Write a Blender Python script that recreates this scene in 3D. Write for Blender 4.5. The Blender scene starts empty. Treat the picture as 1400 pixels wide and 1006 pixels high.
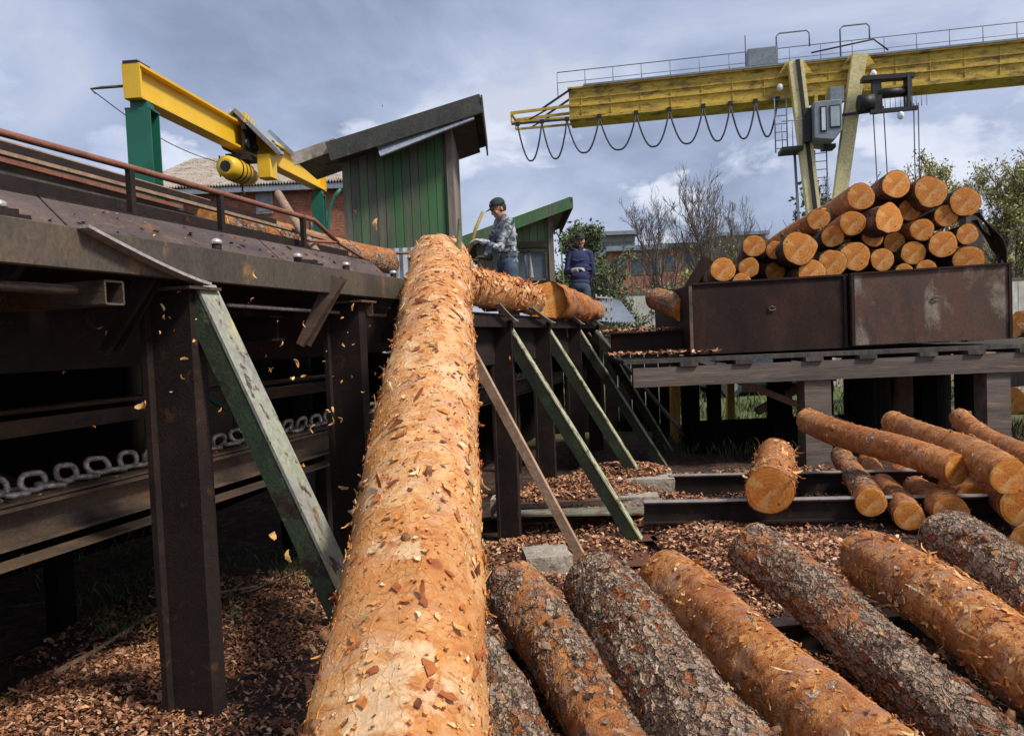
import bpy, math, random
import numpy as np
from mathutils import Vector, Matrix, Quaternion, noise
R = math.radians
sc = bpy.context.scene
col = bpy.data.collections.new("yard"); sc.collection.children.link(col)
random.seed(7); rng = np.random.default_rng(7)

# ------------------------------------------------------------------ camera
CAM_H = 2.0; F = 1000.0; PITCH = R(2.2); ROLL = R(2.4)
cp, sp = math.cos(PITCH), math.sin(PITCH)
fwd = Vector((0, cp, -sp)); r0 = Vector((1, 0, 0)); u0 = Vector((0, sp, cp))
up_ = u0*math.cos(ROLL) + r0*math.sin(ROLL)
rt_ = r0*math.cos(ROLL) - u0*math.sin(ROLL)
CPOS = Vector((0, 0, CAM_H))
cam_d = bpy.data.cameras.new("camera"); cam = bpy.data.objects.new("camera", cam_d); col.objects.link(cam)
cam_d.sensor_width = 36; cam_d.lens = 36*F/1400; cam_d.clip_start = .05; cam_d.clip_end = 3000
m = Matrix((rt_, up_, -fwd)).transposed().to_4x4(); m.translation = CPOS
cam.matrix_world = m; sc.camera = cam

def W(px, py, d):
    """world point seen at photo coordinate (px,py) lying d metres ahead"""
    return CPOS + fwd*d + rt_*((px-700)/F*d) + up_*((503-py)/F*d)
def proj(p):
    v = Vector(p)-CPOS; d = v.dot(fwd)
    return 700+F*v.dot(rt_)/d, 503-F*v.dot(up_)/d, d

# ------------------------------------------------------------------ mesh builder
class MB:
    def __init__(s): s.v = []; s.f = []; s.r = []; s.sm = []
    def add(s, vs, fs, rnd=None, smooth=False):
        o = len(s.v); q = random.random() if rnd is None else rnd
        s.v += [tuple(x) for x in vs]; s.r += [q]*len(vs)
        s.f += [tuple(i+o for i in f) for f in fs]; s.sm += [smooth]*len(fs)
    def box(s, c, sx, sy, sz, rot=None, rnd=None):
        c = Vector(c); vs = []
        for x in (-1, 1):
            for y in (-1, 1):
                for z in (-1, 1):
                    p = Vector((x*sx/2, y*sy/2, z*sz/2))
                    if rot: p = rot @ p
                    vs.append(c+p)
        s.add(vs, [(0,1,3,2),(4,6,7,5),(0,4,5,1),(2,3,7,6),(0,2,6,4),(1,5,7,3)], rnd)
    def bar(s, p0, p1, w, h, up=(0,0,1), rnd=None):
        s.extr([(-w/2,-h/2),(w/2,-h/2),(w/2,h/2),(-w/2,h/2)], p0, p1, up, rnd)
    def extr(s, prof, p0, p1, up=(0,0,1), rnd=None, smooth=False, prof1=None):
        p0 = Vector(p0); p1 = Vector(p1); d = (p1-p0).normalized(); up = Vector(up)
        side = d.cross(up)
        if side.length < 1e-4: side = d.cross(Vector((0,1,0)))
        side.normalize(); u = side.cross(d).normalized()
        n = len(prof); prof1 = prof1 or prof
        vs = [p0+side*a+u*b for a, b in prof]+[p1+side*a+u*b for a, b in prof1]
        fs = [(i, (i+1)%n, n+(i+1)%n, n+i) for i in range(n)]
        s.add(vs, fs, rnd, smooth); o = len(s.v)-2*n
        s.f.append(tuple(o+n-1-i for i in range(n))); s.f.append(tuple(o+n+i for i in range(n))); s.sm += [False, False]
    def tube(s, pts, rad, n=8, rnd=None, smooth=True, caps=True):
        pts = [Vector(p) for p in pts]; k = len(pts)
        if not hasattr(rad, '__len__'): rad = [rad]*k
        vs = []; prev = None
        for i, p in enumerate(pts):
            t = (pts[min(i+1,k-1)]-pts[max(i-1,0)])
            t = t.normalized() if t.length > 1e-9 else Vector((0,0,1))
            if prev is None:
                a = t.cross(Vector((0,0,1)))
                if a.length < .05: a = t.cross(Vector((1,0,0)))
            else: a = prev - t*prev.dot(t)
            a.normalize(); prev = a; b = t.cross(a)
            for j in range(n):
                th = 2*math.pi*j/n
                vs.append(p + (a*math.cos(th)+b*math.sin(th))*rad[i])
        fs = [(i*n+j, i*n+(j+1)%n, (i+1)*n+(j+1)%n, (i+1)*n+j) for i in range(k-1) for j in range(n)]
        s.add(vs, fs, rnd, smooth)
        if caps:
            o = len(s.v)-n*k
            s.f.append(tuple(o+n-1-j for j in range(n))); s.f.append(tuple(o+(k-1)*n+j for j in range(n))); s.sm += [False, False]
    def build(s, name, mat, parent=None):
        me = bpy.data.meshes.new(name)
        org = Vector(parent.get('_org', (0,0,0))) if parent is not None else Vector((0,0,0))
        if parent is None:
            a = np.array(s.v); org = Vector((float(a[:,0].mean()), float(a[:,1].mean()), float(a[:,2].min())))
        me.from_pydata([(x-org.x, y-org.y, z-org.z) for x, y, z in s.v], [], s.f)
        me.polygons.foreach_set('use_smooth', s.sm)
        at = me.attributes.new('rnd', 'FLOAT', 'POINT'); at.data.foreach_set('value', s.r)
        me.validate(); me.update()
        o = bpy.data.objects.new(name, me); col.objects.link(o)
        me.materials.append(mat)
        if parent is not None: o.parent = parent
        else: o.location = org
        o['_org'] = tuple(org)
        return o

def tag(o, label=None, cat=None, group=None, kind=None):
    if label: o['label'] = label
    if cat: o['category'] = cat
    if group: o['group'] = group
    if kind: o['kind'] = kind
    return o
def thing(name, loc, label, cat, group=None):
    o = bpy.data.objects.new(name, None); col.objects.link(o); o.location = loc; o['_org'] = tuple(loc)
    o.empty_display_size = .1
    return tag(o, label, cat, group)
def bevel(o, w=.005, seg=1):
    b = o.modifiers.new('bevel', 'BEVEL'); b.width = w; b.segments = seg; b.limit_method = 'ANGLE'; b.angle_limit = R(40)
    return o
def iprof(w, h, tw, tf):
    return [(-w/2,-h/2),(w/2,-h/2),(w/2,-h/2+tf),(tw/2,-h/2+tf),(tw/2,h/2-tf),(w/2,h/2-tf),(w/2,h/2),(-w/2,h/2),(-w/2,h/2-tf),(-tw/2,h/2-tf),(-tw/2,-h/2+tf),(-w/2,-h/2+tf)]

# ------------------------------------------------------------------ materials
class NT:
    def __init__(s, name):
        s.m = bpy.data.materials.new(name); s.m.use_nodes = True; s.t = s.m.node_tree
        s.b = s.t.nodes['Principled BSDF']; s.out = s.t.nodes['Material Output']
    def n(s, typ, **kw):
        nd = s.t.nodes.new('ShaderNode'+typ)
        for k, v in kw.items():
            if k.startswith('_'): setattr(nd, k[1:], v)
            else: nd.inputs[k.replace('_', ' ')].default_value = v
        return nd
    def l(s, a, b): s.t.links.new(a, b)
    def coord(s, scale=(1,1,1), kind='Object'):
        tc = s.n('TexCoord'); mp = s.n('Mapping'); mp.inputs['Scale'].default_value = scale
        s.l(tc.outputs[kind], mp.inputs['Vector']); return mp.outputs[0]
    def noise(s, vec, scale, detail=4, rough=.55, dist=0):
        nd = s.n('TexNoise', Scale=scale, Detail=detail, Roughness=rough, Distortion=dist); s.l(vec, nd.inputs['Vector']); return nd.outputs['Fac']
    def vor(s, vec, scale, feat='F1', rnd=1.0, out='Distance'):
        nd = s.n('TexVoronoi', Scale=scale, _feature=feat, Randomness=rnd); s.l(vec, nd.inputs['Vector']); return nd.outputs[out]
    def ramp(s, fac, stops, interp='LINEAR'):
        nd = s.n('ValToRGB'); cr = nd.color_ramp; cr.interpolation = interp
        while len(cr.elements) < len(stops): cr.elements.new(.5)
        for e, (p, c) in zip(cr.elements, stops):
            e.position = p; e.color = (c[0], c[1], c[2], 1) if hasattr(c, '__len__') else (c, c, c, 1)
        s.l(fac, nd.inputs[0]); return nd.outputs[0]
    def mix(s, fac, a, b, mode='MIX'):
        nd = s.n('Mix', _data_type='RGBA', _blend_type=mode)
        for x, i in ((fac, 0), (a, 6), (b, 7)):
            if hasattr(x, 'is_linked') or hasattr(x, 'links'): s.l(x, nd.inputs[i])
            else: nd.inputs[i].default_value = x if i == 0 else (x[0], x[1], x[2], 1)
        return nd.outputs[2]
    def math(s, op, a, b=0.0, clamp=False):
        nd = s.n('Math', _operation=op, _use_clamp=clamp)
        for i, x in enumerate((a, b)):
            if hasattr(x, 'links'): s.l(x, nd.inputs[i])
            else: nd.inputs[i].default_value = x
        return nd.outputs[0]
    def attr(s, name='rnd'):
        return s.n('Attribute', _attribute_name=name).outputs['Fac']
    def bump(s, h, strength=.4, dist=.02):
        nd = s.n('Bump', Strength=strength, Distance=dist); s.l(h, nd.inputs['Height']); s.l(nd.outputs[0], s.b.inputs['Normal'])
    def base(s, c, rough=.7, metal=0):
        if hasattr(c, 'links'): s.l(c, s.b.inputs['Base Color'])
        else: s.b.inputs['Base Color'].default_value = (c[0], c[1], c[2], 1)
        if hasattr(rough, 'links'): s.l(rough, s.b.inputs['Roughness'])
        else: s.b.inputs['Roughness'].default_value = rough
        s.b.inputs['Metallic'].default_value = metal
        return s.m

def surf(name, stops, scale=3, stretch=(1,1,1), rough=.7, metal=0, bump=.3, bscale=40, patch=None, rndmix=0, bdist=.01, fine=.35):
    t = NT(name); v = t.coord(stretch)
    c = t.ramp(t.noise(v, scale, 6, .62), stops)
    f = t.noise(v, bscale, 4, .6)
    if patch:
        for (pc, ps, th, soft) in patch:
            k = t.ramp(t.noise(v, ps, 8, .66, .3), [(th-soft, 0), (th+soft, 1)])
            c = t.mix(k, c, pc)
    if fine:
        c = t.mix(fine, c, t.ramp(f, [(.3, .25), (.7, 1.6)]), 'MULTIPLY')
    if rndmix:
        c = t.mix(rndmix, c, t.ramp(t.attr(), [(0, .35), (1, 1.6)]), 'MULTIPLY')
    if bump: t.bump(f, bump, bdist)
    return t.base(c, rough, metal)

M = {}
M['steel_dark'] = surf('dark_steel', [(.3,(.014,.010,.009)),(.6,(.028,.018,.015)),(.8,(.055,.03,.02))], 5, bscale=90, rough=.7, metal=0, patch=[((.10,.045,.02),9,.66,.06)])
M['steel_brown'] = surf('rusty_brown_steel', [(.3,(.075,.05,.038)),(.55,(.13,.09,.07)),(.75,(.19,.135,.105))], 2.5, (1,1,3), rough=.5, metal=.35, bscale=60, bump=.2, patch=[((.30,.15,.05),6,.62,.08),((.06,.045,.04),3,.66,.1)])
M['steel_fascia'] = surf('weathered_grey_steel', [(.3,(.05,.042,.034)),(.55,(.095,.078,.06)),(.75,(.16,.11,.07))], 3, (1,1,.6), rough=.6, metal=.25, bscale=70, bump=.2, patch=[((.30,.17,.06),5,.64,.07)])
M['steel_worn'] = surf('polished_worn_steel', [(.3,(.42,.38,.36)),(.6,(.62,.57,.54)),(.8,(.50,.40,.33))], 6, rough=.38, metal=.5, bscale=50, patch=[((.35,.2,.1),14,.68,.05)])
M['paint_skid'] = surf('chipped_green_yellow_paint', [(.3,(.22,.25,.17)),(.55,(.32,.33,.25)),(.75,(.24,.23,.22))], 6, (1,1,.4), rough=.55, bscale=60, patch=[((.58,.50,.18),2.6,.60,.05),((.24,.22,.23),3.3,.60,.08),((.16,.075,.04),7,.60,.04),((.07,.035,.025),19,.60,.03)])
M['steel_dark'].node_tree.nodes['Principled BSDF'].inputs['Specular IOR Level'].default_value = .25
M['void'] = surf('shade_black_timber', [(.3,(.006,.005,.004)),(.7,(.013,.010,.008))], 3, bscale=20, rough=1); M['void'].node_tree.nodes['Principled BSDF'].inputs['Specular IOR Level'].default_value = .08  # near-black colour standing in for the deep shade under the decks
M['paint_green_dark'] = surf('dark_green_chipped_paint', [(.3,(.03,.05,.028)),(.6,(.055,.085,.045)),(.8,(.04,.05,.032))], 5, rough=.6, bscale=60, patch=[((.035,.018,.012),5,.52,.03),((.14,.17,.09),11,.62,.04)])
M['green_col'] = surf('green_enamel', [(.3,(.008,.095,.06)),(.7,(.014,.135,.085))], 2, rough=.45, bscale=120, bump=.05, fine=.15)
M['yellow'] = surf('bright_yellow_enamel', [(.3,(.72,.43,.02)),(.7,(.84,.54,.03))], 2, rough=.42, bscale=120, bump=.04, fine=.15, patch=[((.38,.2,.03),9,.74,.05)])
M['yellow_crane'] = surf('grimy_yellow_paint', [(.3,(.42,.29,.03)),(.55,(.60,.42,.05)),(.75,(.46,.31,.05))], .6, (1,1,3), rough=.6, bscale=9, bump=.15, bdist=.03, patch=[((.16,.09,.025),1.3,.58,.08),((.09,.05,.025),4.5,.62,.04)])
M['cream_leg'] = surf('pale_yellow_paint', [(.3,(.66,.56,.24)),(.7,(.80,.71,.38))], .8, rough=.6, bscale=12, bump=.1, patch=[((.30,.2,.09),2.2,.68,.07)])
M['black_metal'] = surf('sooty_black_metal', [(.3,(.012,.012,.013)),(.7,(.03,.028,.027))], 5, rough=.55, metal=.2, bscale=50)
M['cable'] = surf('black_rubber_cable', [(.3,(.02,.022,.028)),(.7,(.035,.037,.045))], 5, rough=.6, bump=0)
M['grey_metal'] = surf('grey_painted_metal', [(.3,(.16,.19,.22)),(.7,(.25,.29,.33))], 2, rough=.5, bscale=20, bump=.1)
M['galv'] = surf('galvanised_sheet', [(.3,(.32,.37,.42)),(.6,(.48,.53,.58)),(.8,(.38,.40,.42))], 3, (1,1,.4), rough=.45, metal=.5, bscale=30, bump=.1)
M['handrail'] = surf('red_brown_rusty_pipe', [(.3,(.17,.06,.035)),(.6,(.28,.11,.065)),(.8,(.15,.06,.04))], 8, rough=.6, bscale=70)
M['chain'] = surf('worn_sunlit_chain_steel', [(.3,(.16,.12,.10)),(.5,(.50,.43,.37)),(.65,(.78,.70,.62)),(.8,(.34,.22,.14))], 22, rough=.38, metal=.3, bscale=60)  # pale tones raised so links in the deck's shade look sunlit
M['rail_rust'] = surf('streaked_rusty_steel', [(.3,(.05,.037,.03)),(.5,(.13,.095,.07)),(.75,(.24,.14,.07))], 3, (1,1,2), rough=.5, metal=.3, bscale=50)
M['bin_dark'] = surf('dark_rusted_plate', [(.3,(.018,.011,.010)),(.55,(.036,.020,.017)),(.8,(.07,.035,.024))], 1.6, (1,1,.5), rough=.65, metal=.1, bscale=40, patch=[((.28,.15,.07),5,.73,.03),((.06,.028,.016),2.4,.62,.08)])
M['bin_dark'].node_tree.nodes['Principled BSDF'].inputs['Specular IOR Level'].default_value = .15
M['bin_pale'] = surf('rusted_plate_with_pale_paint', [(.3,(.045,.025,.018)),(.55,(.08,.042,.028)),(.8,(.12,.065,.04))], 1.8, (1,1,.5), rough=.65, metal=.1, bscale=40, patch=[((.25,.21,.165),1.3,.57,.05),((.10,.045,.025),4.5,.54,.06)])
M['paint_lime'] = surf('pale_lime_paint', [(.3,(.24,.27,.13)),(.55,(.44,.44,.28)),(.8,(.30,.29,.24))], 5, bscale=50, patch=[((.12,.08,.035),9,.56,.05)])
M['web_dark'] = surf('dark_green_web', [(.3,(.015,.018,.011)),(.6,(.028,.038,.018)),(.8,(.05,.036,.022))], 4, rough=.9, bscale=50, patch=[((.04,.075,.025),4,.6,.06)])  # web colour set much darker than the flange
M['concrete'] = surf('rough_concrete', [(.3,(.30,.26,.21)),(.6,(.45,.40,.33)),(.8,(.36,.30,.22))], 4, rough=.9, bscale=35, bump=.6, bdist=.02, patch=[((.20,.12,.07),6,.62,.06)])
M['wood_grey'] = surf('weathered_grey_timber', [(.3,(.055,.042,.035)),(.55,(.115,.09,.075)),(.75,(.19,.15,.12))], 2.2, (.25,3,3), rough=.85, bscale=18, bump=.5, rndmix=.6, patch=[((.34,.17,.08),1.4,.63,.05)])
M['wood_post'] = surf('dark_weathered_post', [(.3,(.03,.025,.023)),(.55,(.065,.055,.048)),(.8,(.11,.085,.065))], 3, (3,3,.3), rough=.9, bscale=18, bump=.5, rndmix=.6)
M['wood_tan'] = surf('bare_brown_timber', [(.3,(.24,.15,.09)),(.55,(.36,.24,.16)),(.8,(.28,.19,.13))], 3, (1,1,1), rough=.8, bscale=25, bump=.4, rndmix=.4)
M['wood_fresh'] = surf('fresh_yellow_timber', [(.3,(.60,.32,.07)),(.7,(.75,.45,.12))], 3, (3,3,.4), rough=.8, bscale=20, bump=.3)
M['roof_dark'] = surf('tarred_roofing_felt', [(.3,(.03,.032,.03)),(.6,(.06,.062,.055)),(.8,(.11,.10,.085))], 3, rough=.9, bscale=30, bump=.4, patch=[((.14,.12,.09),5,.68,.05)])
M['asbestos'] = surf('mossy_corrugated_cement', [(.3,(.22,.18,.15)),(.5,(.36,.31,.26)),(.75,(.48,.42,.36))], 2.5, rough=.95, bscale=14, bump=.4, patch=[((.10,.08,.06),4,.60,.07)])

def boards_mat(name, paint, paint2, bare, th):
    t = NT(name); v = t.coord((4,4,.45)); a = t.attr()
    g = t.mix(t.noise(t.coord((1,1,.35)), 3.2, 5), paint, paint2)
    w = t.ramp(t.noise(v, 6, 6, .7), [(.3, [x*.45 for x in bare]), (.7, bare)])
    k = t.math('ADD', t.noise(v, 1.8, 8, .68, .4), t.math('MULTIPLY', t.math('SUBTRACT', a, .5), .30))
    k = t.ramp(k, [(th-.10, 0), (th+.08, .95)])
    c = t.mix(k, g, w)
    c = t.mix(.6, c, t.ramp(t.math('FRACT', t.math('MULTIPLY', a, 13.7)), [(0, .75), (1, 1.25)]), 'MULTIPLY')
    t.bump(t.noise(v, 10, 5, .6), .5, .01)
    return t.base(c, .85)
M['shed_green'] = boards_mat('worn_green_boards', (.032,.095,.042), (.075,.19,.075), (.16,.145,.12), .50)
M['shed_green2'] = boards_mat('light_green_boards', (.09,.20,.07), (.15,.29,.11), (.27,.24,.20), .50)
M['shed_side'] = boards_mat('bare_grey_boards', (.28,.24,.20), (.22,.17,.14), (.20,.17,.15), .5)

def brick(name, c1, c2, mortar, sc_):
    t = NT(name); tc = t.n('TexCoord'); sx = t.n('SeparateXYZ'); t.l(tc.outputs['Object'], sx.inputs[0])
    cb = t.n('CombineXYZ'); t.l(t.math('ADD', sx.outputs[0], sx.outputs[1]), cb.inputs[0]); t.l(sx.outputs[2], cb.inputs[1])
    b = t.n('TexBrick', Scale=sc_, Mortar_Size=.012); t.l(cb.outputs[0], b.inputs['Vector'])
    b.inputs['Color1'].default_value = (*c1,1); b.inputs['Color2'].default_value = (*c2,1); b.inputs['Mortar'].default_value = (*mortar,1)
    b.inputs['Brick Width'].default_value = .26; b.inputs['Row Height'].default_value = .085
    c = t.mix(.75, b.outputs[0], t.ramp(t.noise(tc.outputs['Object'], 2.3, 7, .7), [(.25, .35), (.7, 1.5)]), 'MULTIPLY')
    c = t.mix(.6, c, t.ramp(t.noise(tc.outputs['Object'], 17, 3, .6), [(.3, .35), (.7, 1.5)]), 'MULTIPLY')
    t.bump(b.outputs['Fac'], -.4, .01)
    return t.base(c, .9)
M['brick'] = brick('orange_red_brick', (.38,.10,.035), (.24,.07,.035), (.20,.15,.12), 1)
M['brick_far'] = brick('dull_red_brick', (.40,.13,.07), (.30,.10,.06), (.24,.17,.13), 1)

def bark(name, orange, plate=16, disp=.014, cols=None, flecks=.5, rough=.86):
    """orange: 0 = all rough grey plates, 1 = all thin orange bark; local X runs along the log"""
    t = NT(name)
    info = t.n('ObjectInfo'); tc = t.n('TexCoord')
    off = t.n('VectorMath', _operation='ADD'); sc1 = t.n('VectorMath', _operation='SCALE')
    cbr = t.n('CombineXYZ'); t.l(info.outputs['Random'], cbr.inputs[0]); t.l(cbr.outputs[0], sc1.inputs[0]); sc1.inputs['Scale'].default_value = 37
    t.l(tc.outputs['Object'], off.inputs[0]); t.l(sc1.outputs[0], off.inputs[1])
    v = off.outputs[0]
    wn = t.n('TexNoise', Scale=9, Detail=3, Roughness=.6); t.l(v, wn.inputs['Vector'])
    w1 = t.n('VectorMath', _operation='SUBTRACT'); t.l(wn.outputs['Color'], w1.inputs[0]); w1.inputs[1].default_value = (.5,.5,.5)
    w2 = t.n('VectorMath', _operation='SCALE'); t.l(w1.outputs[0], w2.inputs[0]); w2.inputs['Scale'].default_value = .11
    w3 = t.n('VectorMath', _operation='ADD'); t.l(v, w3.inputs[0]); t.l(w2.outputs[0], w3.inputs[1])
    mp = t.n('Mapping'); mp.inputs['Scale'].default_value = (.62,1.2,1.2); t.l(w3.outputs[0], mp.inputs['Vector']); pv = mp.outputs[0]
    edge = t.vor(pv, plate, 'DISTANCE_TO_EDGE'); cell = t.vor(pv, plate, 'F1', out='Color')
    edge2 = t.vor(pv, plate*2.6, 'DISTANCE_TO_EDGE')
    cs = t.n('SeparateColor'); t.l(cell, cs.inputs[0])
    big = t.noise(v, 2.3, 5, .62, .5); fine = t.noise(pv, 55, 5, .7); mid = t.noise(pv, 14, 5, .65)
    th = .80 - .60*orange
    isor = t.ramp(t.math('ADD', big, t.math('MULTIPLY', t.math('SUBTRACT', cs.outputs[0], .5), .16)), [(th-.04, 0), (th+.04, 1)])
    c_ = cols or dict(p1=(.23,.145,.095), p2=(.46,.32,.215), p3=(.62,.49,.37), crack=(.020,.010,.006), o1=(.30,.09,.02), o2=(.50,.185,.045), o3=(.64,.32,.11), fl=(.09,.026,.012), pink=(.37,.22,.165))
    plates = t.mix(t.ramp(t.math('ADD', t.math('MULTIPLY', cs.outputs[1], .5), t.math('MULTIPLY', fine, .5)), [(.28, 0), (.7, 1)]), c_['p1'], c_['p2'])
    plates = t.mix(t.ramp(mid, [(.52, 0), (.66, 1)]), plates, c_['p3'])
    plates = t.mix(t.ramp(t.math('MULTIPLY', cs.outputs[2], mid), [(.36, 0), (.44, 1)]), plates, c_['o1'])
    crack = t.ramp(edge, [(.0, 1), (.09, 0)])
    crack2 = t.ramp(edge2, [(0, .7), (.08, 0)])
    plates = t.mix(crack2, plates, c_['crack']); plates = t.mix(crack, plates, c_['crack'])
    mp2 = t.n('Mapping'); mp2.inputs['Scale'].default_value = (2.6,.8,.8); t.l(w3.outputs[0], mp2.inputs['Vector']); bv = mp2.outputs[0]
    bands = t.noise(bv, 7, 7, .72, .6)
    org = t.ramp(t.math('ADD', t.math('MULTIPLY', mid, .45), t.math('MULTIPLY', bands, .55)), [(.40, c_['o1']), (.49, c_['o2']), (.57, c_['o3'])])
    ocr = t.math('MULTIPLY', t.ramp(edge, [(.0, .8), (.03, 0)]), t.ramp(t.noise(v, 6, 3), [(.52, 0), (.62, 1)]))
    flk = t.ramp(t.noise(bv, 24, 4, .72), [(.575, 0), (.62, flecks)])
    org = t.mix(flk, org, c_['fl']); org = t.mix(ocr, org, c_['crack'])
    org = t.mix(t.ramp(t.noise(bv, 4, 7, .7), [(.52, 0), (.60, .7)]), org, c_.get('pink', (.40,.27,.22)))
    org = t.mix(t.math('MULTIPLY', t.ramp(t.noise(v, 1.6, 4, .6), [(.42,0),(.58,1)]), .55), org, c_['o1'])
    if 'bare' in c_: org = t.mix(t.ramp(t.math('ADD', t.math('MULTIPLY', t.noise(v, 3.1, 6, .7), .75), t.math('MULTIPLY', bands, .25)), [(.535,0),(.575,.85)]), org, c_['bare'])
    kd = t.vor(v, 2.6, 'F1'); org = t.mix(t.ramp(kd, [(.05,.85),(.085,0)]), org, c_['fl'])
    c = t.mix(isor, plates, org)
    hp = t.math('ADD', t.math('MULTIPLY', t.ramp(edge, [(0, 0), (.16, 1)]), .75), t.math('MULTIPLY', t.ramp(edge2, [(0,0),(.12,1)]), .25))
    hp = t.math('ADD', hp, t.math('MULTIPLY', mid, .5))
    ho = t.math('ADD', t.math('MULTIPLY', t.ramp(edge, [(0, 0), (.06, 1)]), .22), t.math('MULTIPLY', t.ramp(t.noise(bv, 9, 7, .75), [(.3,0),(.7,1)]), .8))
    hm = t.n('Mix', _data_type='FLOAT'); t.l(isor, hm.inputs[0]); t.l(hp, hm.inputs[2]); t.l(ho, hm.inputs[3])
    h = t.math('ADD', hm.outputs[0], t.math('MULTIPLY', fine, .16))
    dn = t.n('Displacement', Midlevel=0.35, Scale=disp); t.l(h, dn.inputs['Height']); t.l(dn.outputs[0], t.out.inputs['Displacement'])
    t.m.displacement_method = 'BOTH'
    return t.base(c, rough)
M['bark_rough'] = bark('rough_grey_pine_bark', .20, 21, .015)
M['bark_mixed'] = bark('scuffed_pine_bark', .46, 22, .014)
M['bark_orange'] = bark('thin_orange_pine_bark', .74, 19, .011, flecks=.8)
M['bark_peeled'] = bark('peeled_orange_pine_bark', 1.3, 11, .008, cols=dict(p1=(.10,.07,.05), p2=(.28,.20,.15), p3=(.36,.30,.26), crack=(.30,.10,.025), o1=(.53,.195,.045), o2=(.70,.34,.105), o3=(.76,.46,.21), fl=(.32,.07,.018), pink=(.60,.34,.215), bare=(.78,.52,.29)), flecks=.85, rough=.62)
M['bark_small'] = bark('small_log_pine_bark', .40, 11, .008, cols=dict(p1=(.05,.03,.022), p2=(.11,.07,.05), p3=(.17,.12,.10), crack=(.012,.007,.005), o1=(.16,.055,.02), o2=(.26,.10,.035), o3=(.36,.17,.07), fl=(.05,.02,.01), pink=(.2,.12,.1)))  # colours darkened so the gaps between stacked log ends turn black

def cutmat(name, a, b, c3):
    t = NT(name); tc = t.n('TexCoord'); info = t.n('ObjectInfo')
    sx = t.n('SeparateXYZ'); t.l(tc.outputs['Object'], sx.inputs[0])
    y = sx.outputs[1]; z = sx.outputs[2]
    nz = t.noise(tc.outputs['Object'], 6, 3, .6)
    r_ = t.math('SQRT', t.math('ADD', t.math('MULTIPLY', y, y), t.math('MULTIPLY', z, z)))
    rr = t.math('ADD', r_, t.math('MULTIPLY', nz, .05))
    ring = t.math('SINE', t.math('MULTIPLY', rr, 150))
    ring2 = t.math('SINE', t.math('MULTIPLY', rr, 420))
    c = t.mix(t.ramp(nz, [(.3,0),(.7,1)]), a, b)
    c = t.mix(t.math('MULTIPLY', t.ramp(ring, [(.3,0),(1,1)]), .38), c, c3)
    c = t.mix(t.math('MULTIPLY', t.ramp(ring2, [(.3,0),(1,1)]), .3), c, c3)
    c = t.mix(t.math('MULTIPLY', t.ramp(rr, [(.05,1),(.14,0)]), .45), c, [x*1.15 for x in c3])
    c = t.mix(t.math('MULTIPLY', t.ramp(t.noise(tc.outputs['Object'], 11, 5, .7), [(.5,0),(.7,1)]), .6), c, (.80,.45,.14))
    ang = t.math('ARCTAN2', y, z)
    cr = t.n('CombineXYZ'); t.l(t.math('MULTIPLY', ang, 3.5), cr.inputs[0]); t.l(info.outputs['Random'], cr.inputs[2])
    crk = t.ramp(t.noise(cr.outputs[0], 2.2, 4, .7), [(.60,0),(.63,.8)])
    c = t.mix(crk, c, c3)
    c = t.mix(t.math('MULTIPLY', t.ramp(t.noise(tc.outputs['Object'], 3.5, 6, .7), [(.55,0),(.68,1)]), .5), c, (.34,.22,.14))
    c = t.mix(t.math('MULTIPLY', t.ramp(t.noise(tc.outputs['Object'], 8, 2, .5), [(.56,0),(.6,1)]), .28), c, (.86,.52,.20))
    kn = t.ramp(t.vor(tc.outputs['Object'], 9, 'F1'), [(.10, .8), (.16, 0)])
    c = t.mix(kn, c, [x*.5 for x in c3])
    c = t.mix(.45, c, t.ramp(t.noise(tc.outputs['Object'], 60, 4), [(.3,.5),(.7,1.4)]), 'MULTIPLY')
    c = t.mix(.5, c, t.ramp(info.outputs['Random'], [(0,.65),(1,1.25)]), 'MULTIPLY')
    t.bump(t.noise(tc.outputs['Object'], 45, 4), .35, .006)
    return t.base(c, .8)
M['cut'] = cutmat('sawn_orange_end_grain', (.66,.225,.028), (.78,.33,.055), (.36,.10,.018))

def chipmat(name, stops, rough=.85):
    t = NT(name); a = t.attr(); v = t.coord()
    c = t.ramp(a, stops); c = t.mix(.5, c, t.ramp(t.noise(v, 60, 4), [(.3,.4),(.7,1.5)]), 'MULTIPLY')
    return t.base(c, rough)
M['chips'] = chipmat('bark_chips', [(0,(.03,.013,.008)),(.30,(.16,.06,.028)),(.55,(.42,.18,.085)),(.8,(.62,.34,.18)),(1,(.76,.54,.36))])
M['flakes'] = chipmat('loose_bark_flakes', [(0,(.20,.22,.05)),(.012,(.24,.22,.06)),(.03,(.13,.03,.012)),(.25,(.40,.11,.022)),(.5,(.66,.25,.045)),(.8,(.74,.40,.15)),(1,(.80,.66,.38))])
M['flakes_grey'] = chipmat('loose_grey_bark_flakes', [(0,(.04,.025,.018)),(.4,(.15,.10,.07)),(.7,(.30,.22,.17)),(.9,(.50,.22,.07)),(1,(.62,.34,.13))])
M['leaf_dark'] = chipmat('dark_green_leaves', [(0,(.045,.07,.03)),(.6,(.11,.145,.055)),(1,(.22,.23,.10))])
M['leaf_spring'] = chipmat('spring_green_leaves', [(0,(.20,.19,.06)),(.6,(.38,.36,.12)),(1,(.55,.50,.22))])
M['leaf_birch'] = chipmat('young_birch_leaves', [(0,(.28,.27,.08)),(.6,(.48,.46,.16)),(1,(.62,.58,.27))])
M['grass'] = chipmat('grass_blades', [(0,(.03,.045,.015)),(.6,(.07,.105,.03)),(1,(.20,.20,.08))])
M['tree_bark'] = surf('grey_tree_bark', [(.3,(.09,.07,.06)),(.7,(.19,.15,.125))], 2, bscale=20)
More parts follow.
